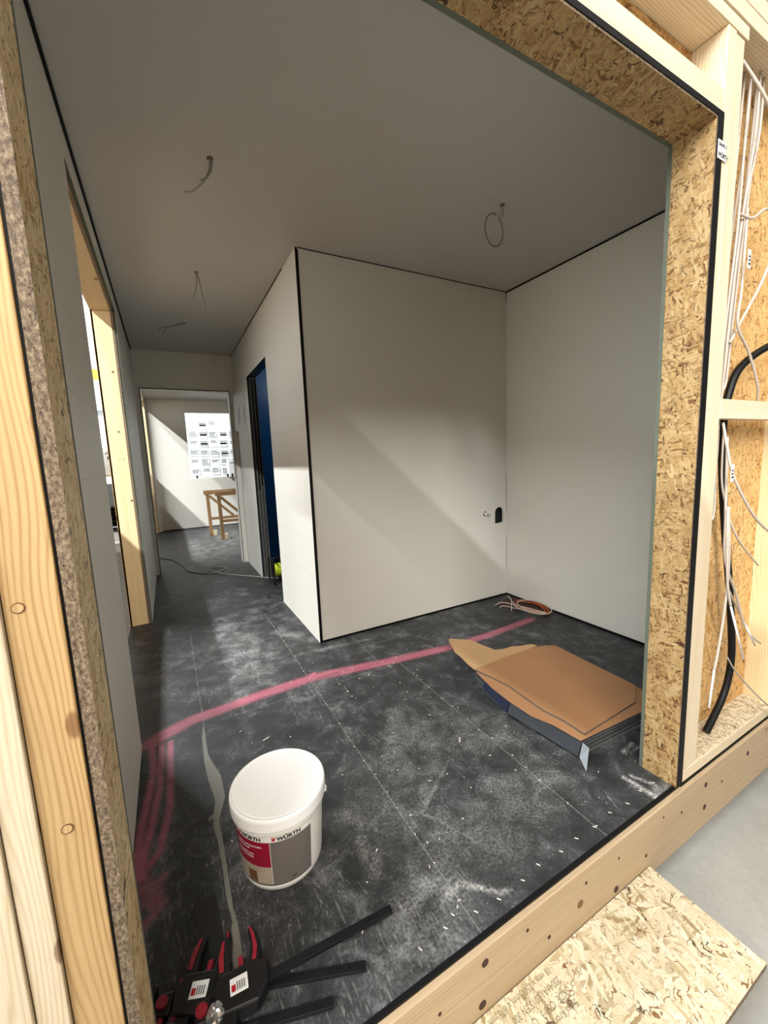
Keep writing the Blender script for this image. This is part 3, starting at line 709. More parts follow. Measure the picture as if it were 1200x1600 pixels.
# ------------------------------------------------------------------ left wall opening timbers
fs_ = timber('opening_stud', (-1.168, -1.0465, YFJ, YFJ+0.06, 0.0005, ZL), 'wood_z_tan', 'pale upright timber on the far side of the left wall opening', 'timber stud')
for (x, z, r) in ((-1.075, 1.93, .008), (-1.085, 1.50, .008), (-1.10, 1.30, .004), (-1.075, 1.30, .004), (-1.09, 1.355, .003), (-1.058, 0.985, .008), (-1.12, 0.42, .003)):
    disc('knot' if r > .005 else 'screw_hole', (x, YFJ-0.0009, z), r, 1, 0.0008, M['brown_print'], fs_, 14)
timber('opening_stud', (-1.168, -1.0465, YN-0.066, YN-0.006, 0.0005, ZL), 'wood_z_tan', 'upright timber hidden behind the near edge of the left wall opening', 'timber stud')
timber('opening_lintel', (-1.168, -1.0465, YN-0.066, YFJ+0.06, ZL+0.001, ZL+0.08), 'wood_y', 'pale timber across the top of the left wall opening', 'timber beam')
s = timber('opening_stud', (-1.168, -1.04, 7.955, 7.9995, 0.0005, 2.435), 'wood_z_tan', 'pale upright timber on the far side of the far room side opening', 'timber stud')

# ------------------------------------------------------------------ bucket
BX, BY = -0.595, 0.495
bk = empty('paint_bucket', (BX, BY, 0)); tag(bk, 'round white plastic bucket with lid and red and grey label on dark floor', 'bucket')
lathe('body', [(0, 0.0), (0.117, 0.0), (0.120, 0.003), (0.122, 0.02), (0.134, 0.215), (0.1345, 0.232), (0, 0.232)], BX, BY, M['white_pl'], bk)
lathe('rim', [(0.1315, 0.196), (0.1395, 0.196), (0.1405, 0.200), (0.1405, 0.206), (0.1350, 0.207)], BX, BY, M['white_pl'], bk)
lathe('lid', [(0.1362, 0.208), (0.1425, 0.208), (0.1435, 0.212), (0.1435, 0.240), (0.1420, 0.2455), (0.1385, 0.2480), (0.1345, 0.2470), (0.1325, 0.2448), (0.1320, 0.2446), (0.1285, 0.24455), (0.122, 0.2446), (0.06, 0.2448), (0, 0.2449)], BX, BY, M['lid_pl'], bk, 96, True, 12)
lathe('lid_ridge', [(0.1265, 0.2444), (0.1272, 0.2458), (0.1282, 0.2458), (0.1289, 0.2444)], BX, BY, M['lid_pl'], bk, 96)
def brad(z): return 0.122+(z-0.02)/0.195*0.012 + 0.0006
def cyl(a_deg, z, off=0.0):
    a = math.radians(a_deg); r = brad(z)+off; return (BX+r*math.cos(a), BY+r*math.sin(a), z)
def cyl_patch(name, a0, a1, z0, z1, mat, off, par, ztop=None):
    bm = bmesh.new(); n = max(4, int(abs(a1-a0)/3)); rows = []
    for k in range(n+1):
        a = a0+(a1-a0)*k/n; rows.append((bm.verts.new(cyl(a, z0, off)), bm.verts.new(cyl(a, z1, off))))
    for (p, q), (r, s) in zip(rows, rows[1:]): bm.faces.new((p, r, s, q))
    return link_mesh(name, mesh_from(bm), mat, par, smooth=True)
AC = -100.2
lab = cyl_patch('label', AC-80, AC+39, 0.012, 0.192, M['white_pl'], 0.0002, bk)
cyl_patch('label_panel', AC-16, AC+38, 0.026, 0.170, M['label_gray'], 0.0007, lab)
cyl_patch('label_panel', AC-78, AC-16.6, 0.085, 0.170, M['label_red'], 0.0007, lab)
cyl_patch('label_picture', AC-78, AC-16.6, 0.026, 0.0845, M['label_photo'], 0.0007, lab)
cyl_patch('picture_detail', AC-52, AC-38, 0.028, 0.066, M['brown_print'], 0.001, lab)
cyl_patch('label_band', AC-78, AC+38, 0.0215, 0.0255, M['ink'], 0.0009, lab)
def ctext(s, a0, z, size, mat, bold=0.0, sx=1.0):
    k = 1/brad(z)
    text_on('label_lettering', s, size, lambda u, v: cyl(a0+math.degrees(u*k), z+v, 0.0013), M[mat], lab, bold, sx)
ctext('WÜRTH', AC-7, 0.1735, 0.0165, 'ink', 0.0007, 1.12)
ctext('WÜRTH', AC-56, 0.1735, 0.0165, 'ink', 0.0007, 1.12)
ctext('FUGEN- UND FLÄCHEN-', AC-67, 0.150, 0.0085, 'ink_white', 0.0002)
ctext('SPACHTEL MP', AC-67, 0.140, 0.0085, 'ink_white', 0.0002)
ctext('FINE JOINT AND', AC-67, 0.122, 0.0085, 'ink_white', 0.0002)
ctext('SURFACE FILLER', AC-67, 0.112, 0.0085, 'ink_white', 0.0002)
ctext('10 l', AC+8, 0.033, 0.010, 'ink', 0.0003)
for a0 in (AC-13.5, AC-62.5):
    bm = bmesh.new()
    def ring(pts):
        vs = [bm.verts.new(cyl(a0+math.degrees(u/brad(0.18)), 0.1735+v, 0.0014)) for u, v in pts]; bm.faces.new(vs)
    ring([(0.0, 0.0105), (0.012, 0.0105), (0.012, 0.0125), (0.0, 0.0125)])
    ring([(0.0, 0.009), (0.0015, 0.003), (0.004, 0.0), (0.006, 0.003), (0.008, 0.0), (0.0105, 0.003), (0.012, 0.009)])
    link_mesh('logo_mark', mesh_from(bm), M['ink_red'], lab)
# handle ear and wire bail resting on the far side
ea = math.radians(-18)
ex, ey = math.cos(ea), math.sin(ea)
box('handle_ear', BX+0.137*ex-0.008, BX+0.137*ex+0.008, BY+0.137*ey-0.008, BY+0.137*ey+0.008, 0.186, 0.206, M['white_pl'], bk, 0.002)
tube('wire_handle', [(BX+0.150*math.cos(ea), BY+0.150*math.sin(ea), 0.198)] + [(BX+0.152*math.cos(ea+t), BY+0.152*math.sin(ea+t), 0.196-0.085*math.sin(t)) for t in [math.pi*k/8 for k in range(1, 8)]] +
     [(BX-0.150*math.cos(ea), BY-0.150*math.sin(ea), 0.198)], 0.0016, M['galv'], bk)

# ------------------------------------------------------------------ cardboard stack
base_poly = [(0.552, 0.274), (1.07, 0.246), (1.115, 0.36), (1.125, 0.56), (1.135, 0.70), (1.155, 0.845), (1.06, 0.895), (0.80, 0.92), (0.552, 0.895), (0.518, 0.735), (0.506, 0.615), (0.509, 0.485), (0.540, 0.394)]
sheets = []
for i in range(9):
    z0 = 0.001+i*0.0088
    dx = random.uniform(-0.005, 0.005); dy = random.uniform(-0.004, 0.004)
    poly = [(x+dx+random.uniform(-0.002, 0.002), y+dy+random.uniform(-0.002, 0.002)) for x, y in base_poly]
    if i == 8:
        poly = [(0.590, 0.284), (0.974, 0.300), (1.105, 0.375), (1.118, 0.60), (1.130, 0.86), (1.079, 0.890), (0.991, 0.910), (0.80, 0.915), (0.551, 0.905), (0.575, 0.80), (0.590, 0.70), (0.583, 0.60), (0.575, 0.478), (0.592, 0.384)]
    o = prism('flattened_carton', poly, 2, z0, z0+0.0072, [M['card_top'], M['card_dark'] if i % 2 else M['card_mid']], None)
    for f in o.data.polygons:
        if f.normal.z < 0.5 or i < 7: f.material_index = 1
    if i == 8: lb = 'topmost flattened carton of the stack, brown side up with torn end'
    elif i == 7: lb = 'second flattened carton from the top, its brown strip showing at the front edge'
    else: lb = 'dark edged flattened carton, %s from the bottom of the stack on the floor' % ('lowest one, first', 'second', 'third', 'fourth', 'fifth', 'sixth', 'seventh')[i]
    tag(o, lb, 'cardboard', 'flattened cartons stacked on the floor'); sheets.append(o)
top = sheets[8]
zt = 0.0795
torn = prism('torn_flap', [(0.551, 0.906), (0.560, 0.98), (0.578, 1.05), (0.585, 1.12), (0.615, 1.18), (0.640, 1.245), (0.663, 1.275), (0.700, 1.245), (0.735, 1.215), (0.765, 1.18), (0.775, 1.12), (0.785, 1.068), (0.798, 1.008), (0.85, 0.99), (0.911, 0.988), (0.96, 0.965), (1.03, 0.947), (1.045, 0.915), (0.991, 0.911), (0.80, 0.916)], 2, zt-0.006, zt-0.001, M['card_flap'], top)
torn['label'] = 'lighter torn cardboard flap'
# blue and grey printed edges, hanging corner flap (second carton)
def quad_sheet(name, pts, th, mat, par):
    bm = bmesh.new(); vs = [Vector(p) for p in pts]; n = (vs[1]-vs[0]).cross(vs[2]-vs[0]).normalized()*th
    A = [bm.verts.new(v) for v in vs]; B = [bm.verts.new(v+n) for v in vs]
    bm.faces.new(A); bm.faces.new(B[::-1])
    for i in range(len(A)): j = (i+1) % len(A); bm.faces.new((A[i], A[j], B[j], B[i]))
    return link_mesh(name, mesh_from(bm), mat, par)
quad_sheet('side_flap', [(0.546, 0.266, 0.069), (0.500, 0.60, 0.069), (0.486, 0.60, 0.022), (0.533, 0.270, 0.010)], 0.003, M['card_dark'], sheets[7])
f_ = quad_sheet('corner_flap', [(0.545, 0.258, 0.072), (0.536, 0.264, 0.010), (0.503, 0.212, 0.0015), (0.556, 0.240, 0.056)], 0.0025, M['card_grey'], sheets[7])
f_['label'] = 'grey corner flap hanging to the floor'
quad_sheet('printed_flap', [(0.499, 0.605, 0.068), (0.528, 0.80, 0.068), (0.516, 0.80, 0.030), (0.485, 0.605, 0.024)], 0.003, M['card_blue'], sheets[7])
for k, (y, z) in enumerate(((0.64, 0.05), (0.64, 0.04), (0.72, 0.046))):
    pass

# ------------------------------------------------------------------ clamps
def make_clamp():
    """one-hand bar clamp lying flat; local x along the bar, handles point to +y"""
    r = empty('bar_clamp', (0, 0, 0))
    def pr(name, pts, z0, z1, m, par=r, bev=0.002): 
        return prism(name, pts, 2, z0, z1, M[m], par, bev)
    bar = pr('bar', [(-0.10, -0.0095), (0.375, -0.0095), (0.375, 0.0095), (-0.10, 0.0095)], 0.010, 0.019, 'steel_dk', bev=0.001)
    for x in (0.335, 0.31): disc('bar_hole', (x, 0, 0.0201), 0.003, 2, 0.0006, M['black'], bar, 12)
    body = pr('body', [(-0.055, -0.040), (0.030, -0.048), (0.055, -0.020), (0.058, 0.022), (0.030, 0.034), (-0.045, 0.034), (-0.064, 0.010)], 0.003, 0.038, 'blk_plastic', bev=0.005)
    lb = pr('sticker', [(-0.026, -0.018), (0.012, -0.018), (0.012, 0.014), (-0.026, 0.014)], 0.0382, 0.0388, 'paper', bev=0)
    pr('sticker_print', [(-0.023, -0.012), (-0.014, -0.012), (-0.014, 0.001), (-0.023, 0.001)], 0.0389, 0.0392, 'ink_red', lb, 0)
    for k in range(4): pr('sticker_print', [(-0.012+k*0.005, -0.012), (-0.009+k*0.005, -0.012), (-0.009+k*0.005, 0.004), (-0.012+k*0.005, 0.004)], 0.0389, 0.0392, 'ink_gray', lb, 0)
    h = pr('grip', [(-0.048, 0.028), (-0.022, 0.032), (-0.026, 0.07), (-0.020, 0.108), (-0.028, 0.116), (-0.042, 0.10), (-0.054, 0.066)], 0.006, 0.034, 'blk_plastic', bev=0.005)
    pr('grip_inlay', [(-0.047, 0.040), (-0.037, 0.040), (-0.036, 0.07), (-0.032, 0.103), (-0.038, 0.103), (-0.048, 0.07)], 0.0335, 0.0362, 'red_plastic', h, 0.001)
    g = pr('trigger', [(0.012, 0.028), (0.040, 0.026), (0.046, 0.06), (0.040, 0.095), (0.030, 0.118), (0.022, 0.112), (0.026, 0.08), (0.020, 0.05)], 0.006, 0.032, 'blk_plastic', bev=0.005)
    pr('trigger_inlay', [(0.034, 0.034), (0.040, 0.06), (0.036, 0.09), (0.029, 0.112), (0.025, 0.110), (0.029, 0.085), (0.030, 0.058), (0.024, 0.036)], 0.0315, 0.0345, 'red_plastic', g, 0.001)
    pr('release_lever', [(-0.006, 0.030), (0.006, 0.030), (0.006, 0.062), (-0.006, 0.062)], 0.010, 0.026, 'red_plastic', bev=0.002)
    j = pr('jaw', [(-0.050, -0.036), (-0.012, -0.040), (-0.022, -0.085), (-0.040, -0.120), (-0.075, -0.120), (-0.078, -0.085)], 0.004, 0.034, 'blk_plastic', bev=0.005)
    pr('jaw_pad', [(-0.074, -0.116), (-0.062, -0.116), (-0.056, -0.070), (-0.068, -0.070)], 0.0335, 0.037, 'red_plastic', j, 0.001)
    kn = disc('release_button', (-0.085, -0.010, 0.030), 0.0125, 2, 0.006, M['red_plastic'], r, 20)
    pr('end_jaw', [(-0.100, -0.030), (-0.062, -0.034), (-0.064, 0.012), (-0.098, 0.010)], 0.003, 0.030, 'blk_plastic', bev=0.004)
    return r
c1 = make_clamp()
cl = [c1, copy_tree(c1), copy_tree(c1)]
info = [((-0.848, 0.228, 0.0), -21.5, 'black and red bar clamp nearest the left jamb, white sticker facing up'),
        ((-0.767, 0.178, 0.022), -4, 'black and red bar clamp lying over the others, its bar reaching farthest right'),
        ((-0.950, 0.178, 0.0), -17, 'black and red bar clamp lowest in the photo, shortest bar end showing')]
for o, (loc, a, lb) in zip(cl, info):
    o.location = loc; o.rotation_euler = (0, 0, math.radians(a)); tag(o, lb, 'clamp', 'bar clamps lying by the left jamb')
# crumpled clear wrap among the clamps
bm = bmesh.new(); bmesh.ops.create_icosphere(bm, subdivisions=3, radius=0.018)
for v in bm.verts:
    v.co *= random.uniform(0.75, 1.2); v.co += Vector((-0.826, 0.152, 0.055))
tag(link_mesh('plastic_wrap', mesh_from(bm), M['clear']), 'crumpled shiny wrap between the clamps', 'wrap')
# black membrane scrap
tag(prism('membrane_scrap', [(-0.856, 0.462), (-0.80, 0.470), (-0.790, 0.30), (-0.852, 0.29)], 2, 0.0008, 0.003, plain('glossy_black_scrap', '18191b', 0.4)), 'oblong black membrane scrap lying above the clamps', 'membrane')

# ------------------------------------------------------------------ debris on the floor
bm = bmesh.new()
def bit(x, y, l, w, a):
    c, s = math.cos(a), math.sin(a); vs = []
    for p, q in ((-l, -w), (l, -w), (l, w), (-l, w)): vs.append((x+c*p-s*q, y+s*p+c*q))
    A = [bm.verts.new((px, py, 0.0006)) for px, py in vs]; B = [bm.verts.new((px, py, 0.0022)) for px, py in vs]
    bm.faces.new(B); 
    for i in range(4): j = (i+1) % 4; bm.faces.new((A[i], A[j], B[j], B[i]))
for xx, y0, y1 in ((-0.205, 0.10, 2.5), (0.32, 0.05, 1.3), (-0.765, 1.35, 2.5)):
    y = y0
    while y < y1:
        bit(xx+random.uniform(-0.008, 0.008), y, random.uniform(0.0015, 0.0045), 0.0009, random.uniform(0, 3)); y += random.uniform(0.07, 0.12)
for k in range(60): bit(random.uniform(-0.75, 0.65), random.uniform(0.03, 1.6), random.uniform(0.0012, 0.005), random.uniform(0.0007, 0.0016), random.uniform(0, 3.1))
for k in range(13): bit(-0.36+k*0.085+random.uniform(-.01, .01), 0.055+random.uniform(-0.012, 0.012), 0.0055, 0.001, 2.2+random.uniform(-0.3, 0.3))
for k in range(10): bit(-0.20+random.uniform(-0.1, 0.55), 1.36+random.uniform(-0.08, 0.06), 0.004, 0.0015, random.uniform(0, 3))
for (x, y, l, a) in ((-0.53, 1.055, 0.016, 0.35), (0.20, 0.60, 0.014, 0.9), (-0.07, 1.20, 0.006, 2)): bit(x, y, l, 0.002, a)
tag(link_mesh('floor_debris', mesh_from(bm), M['chip']), 'tiny white staples and crumbs strewn over the dark floor', 'debris', kind='stuff')

# ------------------------------------------------------------------ cable coil and floor cut-out in the back right corner
struct(prism('floor_hatch', [(1.47, 1.69), (1.70, 1.755), (1.705, 1.30), (1.60, 1.285), (1.55, 1.45), (1.52, 1.60)], 2, 0.0005, 0.0016, M['stain']))
def coil(name, cx, cy, rx, ry, turns, z0, mat, lab, seed, tail=None, r=0.0042):
    rnd = random.Random(seed); pts = []
    n = int(turns*10)
    for k in range(n+1):
        t = 2*math.pi*k/10; w = 1+0.13*math.sin(t*0.37+seed)
        pts.append((cx+rx*w*math.cos(t+seed)+rnd.uniform(-.006, .006), cy+ry*w*math.sin(t+seed)+rnd.uniform(-.006, .006), z0+0.011*abs(math.sin(t*0.5+seed))+0.0045*k/10))
    if tail: pts += tail
    tag(tube(name, pts, r, M[mat], None, 6, 5), lab, 'cable')
coil('cable_coil', 1.615, 1.46, 0.085, 0.13, 3.2, 0.008, 'cable_o', 'orange cables coiled loosely in the far right floor corner', 0.6)
coil('cable_coil', 1.60, 1.44, 0.105, 0.15, 1.4, 0.026, 'cable_w', 'white cable loop lying over the orange coil in the corner', 2.0, [(1.50, 1.62, 0.03), (1.45, 1.66, 0.02), (1.43, 1.67, 0.008)])
tag(tube('cable', [(1.60, 1.70, 0.045), (1.56, 1.62, 0.04), (1.50, 1.56, 0.02), (1.46, 1.52, 0.006)], 0.004, M['cable_w'], None, 6), 'short white cable tail crossing the coil in the corner', 'cable')
tag(tube('cable', [(1.52, 1.50, 0.010), (1.46, 1.60, 0.02), (1.43, 1.62, 0.006)], 0.0036, M['cable_w'], None, 6), 'shortest white cable tail at the left of the coil', 'cable')

# pipe stub in the round hole and box behind the arch
ps = empty('pipe_stub', (1.481, YB, 0.715)); tag(ps, 'small white pipe stub poking out of the back wall', 'pipe')
tube('pipe', [(1.485, YB+0.030, 0.736), (1.490, YB-0.018, 0.734)], 0.011, M['white_pl'], ps, 14, 1)
tube('pipe_cap', [(1.4905, YB-0.0185, 0.734), (1.496, YB-0.036, 0.732)], 0.0075, M['cable_w'], ps, 12, 1)
struct(boxes('wall_box_lining', [(1.45, 1.70, YB+0.0505, YB+0.054, 0.59, 0.83)], M['black'])).hide_render = False

# ------------------------------------------------------------------ ceiling cable tails
def ctail(pl, label, r=0.0038):
    o = tubes('cable_tail', pl, r, M['cable_g']); tag(o, label, 'cable')
    p = pl[0][0]; 
    lathe('cable_grommet', [(0, H-0.0035), (0.013, H-0.003), (0.013, H-0.0005), (0, H-0.0004)], p[0], p[1], M['brown_print'], o, 16)
ctail([[(-0.515, 1.289, H-0.002), (-0.520, 1.31, 2.462), (-0.545, 1.36, 2.437), (-0.585, 1.43, 2.432), (-0.605, 1.46, 2.442)],
       [(-0.508, 1.289, H-0.002), (-0.513, 1.30, 2.462), (-0.53, 1.32, 2.44), (-0.555, 1.34, 2.433)]], 'pair of short pale cable ends hanging from the ceiling, nearest the camera')
ctail([[(-0.502, 2.402, H-0.002), (-0.505, 2.40, 2.43), (-0.53, 2.39, 2.33)], [(-0.496, 2.40, H-0.002), (-0.485, 2.39, 2.42), (-0.47, 2.37, 2.27), (-0.475, 2.36, 2.25)]], 'pair of cable ends hanging straight down from the corridor ceiling')
ctail([[(-0.531, 3.492, H-0.002), (-0.60, 3.45, 2.46), (-0.70, 3.40, 2.42), (-0.745, 3.38, 2.39)], [(-0.535, 3.485, H-0.002), (-0.60, 3.40, 2.45), (-0.68, 3.36, 2.41), (-0.71, 3.34, 2.36)]], 'pair of cable ends farthest down the corridor ceiling')
pts = []
for k in range(17):
    t = math.pi*0.5-2*math.pi*k/16*0.97
    pts.append((0.868+0.077*math.cos(t)-0.03, 1.06+0.0*math.sin(t)+0.02*math.sin(t), 2.345+0.088*math.sin(t)*1.0))
ctail([[(0.86, 1.008, H-0.002), (0.872, 1.02, 2.455)] + [(0.842+0.062*math.sin(2*math.pi*k/14*0.96+0.5), 1.05, 2.395+0.080*math.cos(2*math.pi*k/14*0.96+0.5)) for k in range(15)]], 'cable bent into a single ring hanging from the ceiling near the right', 0.0042)

# ------------------------------------------------------------------ papers in the corridor
def sheet_on_wall(y0, y1, z0, z1, tilt, lean, label):
    cy, cz = (y0+y1)/2, (z0+z1)/2
    r = empty('wall_paper_sheet', (-0.004, cy, cz)); c, s = math.cos(tilt), math.sin(tilt)
    def P(u, v, d=0): 
        return (-0.002-d-lean*max(0, (v+(z1-z0)/2))*0 - lean*(u+(y1-y0)/2), cy+u*c-v*s, cz+u*s+v*c)
    hw, hh = (y1-y0)/2, (z1-z0)/2
    quad_sheet('sheet', [P(-hw, -hh), P(hw, -hh), P(hw, hh), P(-hw, hh)], 0.0008, M['paper'], r)
    bm = bmesh.new()
    for (a, b, e, f) in ((-0.6, -0.45, -0.5, 0.3), (-0.35, -0.3, -0.6, 0.5), (-0.1, -0.02, -0.7, 0.2), (0.3, 0.34, 0.1, 0.7)):
        vs = [bm.verts.new(P(a*hw, e*hh, 0.002)), bm.verts.new(P(b*hw, e*hh, 0.002)), bm.verts.new(P(b*hw, f*hh, 0.002)), bm.verts.new(P(a*hw, f*hh, 0.002))]; bm.faces.new(vs)
    link_mesh('drawing_lines', mesh_from(bm), M['ink'], r)
    tag(r, label, 'paper')
sheet_on_wall(4.12, 4.42, 1.60, 2.02, 0.12, 0.10, 'white drawing sheet leaning off the corridor wall near its end')
sheet_on_wall(3.86, 4.07, 1.58, 1.98, 0.0, 0.03, 'white drawing sheet taped beside the dark doorway')

# ------------------------------------------------------------------ trestles in the far room
def trestle(x0, x1, y, top, label):
    r = empty('sawhorse', ((x0+x1)/2, y, 0))
    dk = M['wood_tr']
    box('top_rail', x0-0.06, x1, y-0.03, y+0.03, top-0.075, top, dk, r, 0.002)
    def bar(name, a, b, w=0.022, d=0.022):
        A, B = Vector(a), Vector(b); T = (B-A).normalized(); s = T.cross(Vector((0, 1, 0))).normalized()*w; q = Vector((0, 1, 0))*d
        bm = bmesh.new(); vs = []
        for P in (A, B): vs += [bm.verts.new(P+s+q), bm.verts.new(P-s+q), bm.verts.new(P-s-q), bm.verts.new(P+s-q)]
        for f in ((0, 1, 2, 3), (7, 6, 5, 4), (0, 4, 5, 1), (1, 5, 6, 2), (2, 6, 7, 3), (3, 7, 4, 0)): bm.faces.new([vs[i] for i in f])
        link_mesh(name, mesh_from(bm), dk, r)
    bar('leg', (x0+0.01, y, 0.0), (x0, y, top-0.076), 0.027); bar('leg', (x1-0.05, y, 0.0), (x1-0.05, y, top-0.076), 0.027)
    bar('cross_rail', (x0+0.03, y, 0.30), (x1-0.078, y, 0.30), 0.022)
    bar('brace', (x0+0.03, y, top-0.10), (x0+0.40, y, 0.325), 0.022, 0.018)
    box('foot_block', x0+0.042, x0+0.10, y-0.05, y+0.05, 0, 0.085, M['wood_z'], r, 0.002)
    tag(r, label, 'sawhorse')
trestle(-0.215, 0.75, 6.95, 0.80, 'wooden sawhorse behind the other one, nearer the far window')
trestle(-0.085, 0.80, 6.45, 0.80, 'wooden sawhorse standing in front of the other one in the far room')

# hose/cable on corridor floor and cable reel in the doorway
tag(tube('floor_cable', [(-1.01, 5.50, 0.006), (-0.90, 5.35, 0.006), (-0.80, 5.10, 0.006), (-0.73, 4.75, 0.006), (-0.70, 4.50, 0.006), (-0.60, 4.32, 0.006), (-0.47, 4.20, 0.006), (-0.36, 4.24, 0.006), (-0.30, 4.34, 0.008), (-0.34, 4.43, 0.012), (-0.42, 4.46, 0.014),
     (-0.48, 4.40, 0.018), (-0.46, 4.28, 0.022), (-0.36, 4.10, 0.010), (-0.17, 3.88, 0.006), (-0.06, 3.76, 0.006), (0.03, 3.64, 0.006), (0.12, 3.56, 0.006), (0.14, 3.48, 0.006)], 0.0055, M['cable_g'], None, 8, 10),
    'thin grey cable snaking across the corridor floor with one loop', 'cable')
rl = empty('cable_reel', (0.13, 3.43, 0)); tag(rl, 'black framed cable reel with yellow green cable in the doorway', 'cable reel')
def ringx(name, x, y, z, r0, r1, w, mat):
    bm = bmesh.new(); seg = 28; R = []
    for k in range(seg):
        a = 2*math.pi*k/seg; c, s = math.cos(a), math.sin(a)
        R.append([bm.verts.new((xx, y+rr*c, z+rr*s)) for xx, rr in ((x, r0), (x, r1), (x+w, r1), (x+w, r0))])
    for k in range(seg):
        A, B = R[k], R[(k+1) % seg]
        for i in range(4): bm.faces.new((A[i], A[(i+1) % 4], B[(i+1) % 4], B[i]))
    return link_mesh(name, mesh_from(bm), mat, rl)
ringx('drum_flange', 0.058, 3.43, 0.13, 0.02, 0.075, 0.008, M['black_rubber']); ringx('wound_cable', 0.0665, 3.43, 0.13, 0.03, 0.068, 0.07, M['green_reel']); ringx('drum_flange', 0.137, 3.43, 0.13, 0.02, 0.10, 0.008, M['black_rubber'])
tubes('stand_frame', [[(x, 3.32, 0.012), (x, 3.54, 0.012), (x, 3.55, 0.03), (x, 3.55, 0.24), (x, 3.53, 0.255), (x, 3.33, 0.255), (x, 3.31, 0.24), (x, 3.31, 0.03), (x, 3.32, 0.012)] for x in (0.048, 0.160)], 0.009, M['black_rubber'], rl, 8, 5)
for zz in (0.255, 0.012): tube('cross_bar', [(0.057, 3.43, zz), (0.151, 3.43, zz)], 0.008, M['black_rubber'], rl, 8, 2)

# ------------------------------------------------------------------ hall beyond the far window: papers pinned to the ribbed wall
rnd = random.Random(3)
def pinned(x, z, w, h, k, label):
    r = empty('pinned_sheet', (x, 10.99, z))
    box('sheet', x-w/2, x+w/2, 10.992, 10.9985, z-h/2, z+h/2, M['paper'], r)
    bl = [(x-w/2*0.92, x+w/2*0.92, 10.9905, 10.9918, z+h/2*0.80, z+h/2*0.88)]
    for j in range(k % 3 + 2):
        zz = z+h/2*(0.5-0.36*j); bl.append((x-w/2*0.9, x+w/2*(0.4+0.5*rnd.random()), 10.9905, 10.9918, zz, zz+0.016))
    if k % 3: bl += [(x-w/2*0.95, x-w/2*0.90, 10.9905, 10.9918, z-h/2*0.9, z+h/2*0.78), (x+w/2*0.90, x+w/2*0.95, 10.9905, 10.9918, z-h/2*0.9, z+h/2*0.78), (x-w/2*0.9, x+w/2*0.9, 10.9905, 10.9918, z-h/2*0.92, z-h/2*0.84)]
    if k % 4 == 0: bl.append((x-w/2*0.8, x+w/2*0.8, 10.9905, 10.9918, z-0.02, z+0.03))
    boxes('print_lines', bl, M['ink'], r)
    tag(r, label, 'paper', 'printed sheets pinned on the ribbed hall wall')
rown = ('bottom', 'second lowest', 'third lowest', 'fourth lowest', 'fifth lowest', 'top')
coln = ('first', 'second', 'third', 'fourth', 'fifth')
k = 0
for ci in range(5):
    for ri in range(6):
        if ci in (0,) and ri == 5: continue
        if ci >= 3 and ri == 5: continue
        k += 1
        pinned(-0.10+ci*0.245+rnd.uniform(-.01, .01), 1.06+ri*0.245+rnd.uniform(-.015, .015), 0.20, 0.17+0.03*rnd.random(), k*7 % 11,
               'printed sheet on the hall wall, %s row, %s column from the left' % (rown[ri], coln[ci]))
cb = box('carton', 0.52, 0.80, 9.6, 9.9, -0.32, 1.36, M['paper'], None, 0.004)
tag(cb, 'tall white carton standing beyond the far window', 'carton'); boxes('print_lines', [(0.56, 0.76, 9.597, 9.5995, 1.26, 1.285)], M['ink_gray'], cb)
for i, (x, w) in enumerate(((-0.275, 0.030), (0.300, 0.035), (0.388, 0.032))):
    o = box('sill_bracket', x-w/2, x+w/2, YF+0.01, YF+0.04, WZ0+0.0005, WZ0+0.052+0.01*(i > 0), M['black'], None, 0.002)
    tag(o, ('leftmost', 'middle', 'rightmost')[i]+' of the three small black brackets on the far window sill', 'bracket')

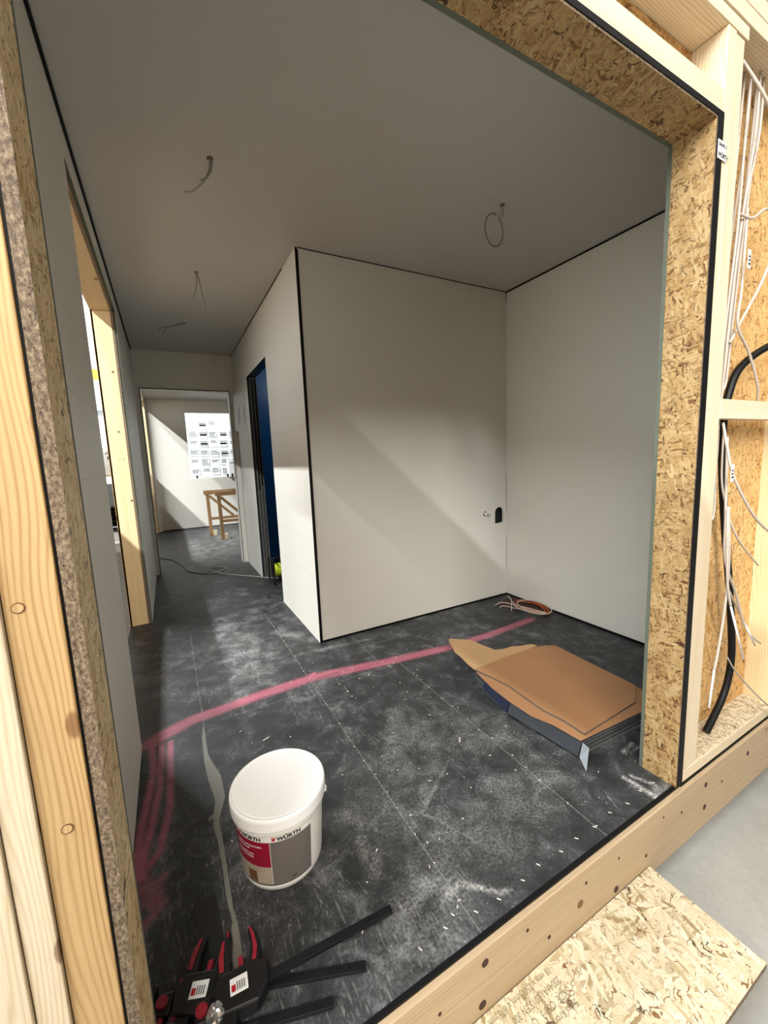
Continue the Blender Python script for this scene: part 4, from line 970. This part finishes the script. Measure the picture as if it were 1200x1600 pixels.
# storage seen through the left wall opening
sh = empty('storage_shelf', (-2.0, 8.9, -0.32)); tag(sh, 'tall storage shelf in the hall seen through the left wall opening', 'shelf')
for x in (-2.55, -1.62):
    for y in (8.62, 9.15): box('upright', x, x+0.05, y, y+0.05, -0.3195, 3.08, M['galv'], sh)
for z, m in ((1.095, 'wood_x'), (0.50, 'galv'), (0.02, 'galv'), (2.30, 'galv')): box('shelf_board', -2.50, -1.62, 8.60, 9.19, z, z+0.03, M[m], sh)
box('yellow_beam', -2.60, -1.55, 8.54, 8.60, 2.88, 3.07, M['yellow'], sh)
for z in (0.40, 0.31, 0.22, 0.13): box('dark_shelf_rail', -2.50, -1.62, 8.70, 9.15, z, z+0.012, M['steel_dk'], sh)
box('dark_back_panel', -2.50, -1.62, 9.16, 9.19, 0.06, 0.50, M['black'], sh)
bx_ = box('carton', -2.0, -1.66, 8.62, 8.95, 1.3005, 1.64, M['paper'], None, 0.003); tag(bx_, 'white carton with a small house symbol on the storage shelf', 'carton')
tubes('house_symbol', [[(-1.80, 8.617, 1.52), (-1.74, 8.617, 1.57), (-1.69, 8.617, 1.52)]], 0.006, M['ink'], bx_, 6, 1)
boxes('house_symbol', [(-1.765, -1.735, 8.613, 8.619, 1.42, 1.48)], M['ink'], bx_)
tag(box('carton', -2.05, -1.66, 8.62, 8.98, 1.1255, 1.298, M['white_pl'], None, 0.003), 'flat white carton lying under the one with the house symbol', 'carton')
tag(box('carton', -2.02, -1.64, 8.62, 8.95, 0.5305, 0.95, M['card_grey'], None, 0.003), 'grey carton on the middle level of the storage shelf', 'carton')
tag(box('carton', -1.98, -1.66, 8.62, 8.95, -0.155, 0.0195, M['paper'], None, 0.003), 'upper of two white cartons at the foot of the storage shelf', 'carton')
tag(box('carton', -1.98, -1.62, 8.3, 8.60, -0.3195, -0.16, M['white_pl'], None, 0.003), 'white carton on the hall floor in front of the storage shelf', 'carton')
struct(box('wall_shade_block', -3.2, -1.9, -0.3, 4.4, -0.32, 1.75, M['wood_x_tan']))  # unseen block added outside to shade the floor inside the left opening
struct(box('wall_shade_block_rear', -3.2, -1.9, 4.41, 8.25, -0.32, 2.15, M['wood_x_tan']))  # taller unseen block added to cut the light entering the far room
# unseen block added left of the facade to cast the back wall's diagonal shadow
struct(box('wall_shade_block_front', -3.2, -1.30, -9.0, -2.1, -0.32, 2.93, M['wood_x_tan']))
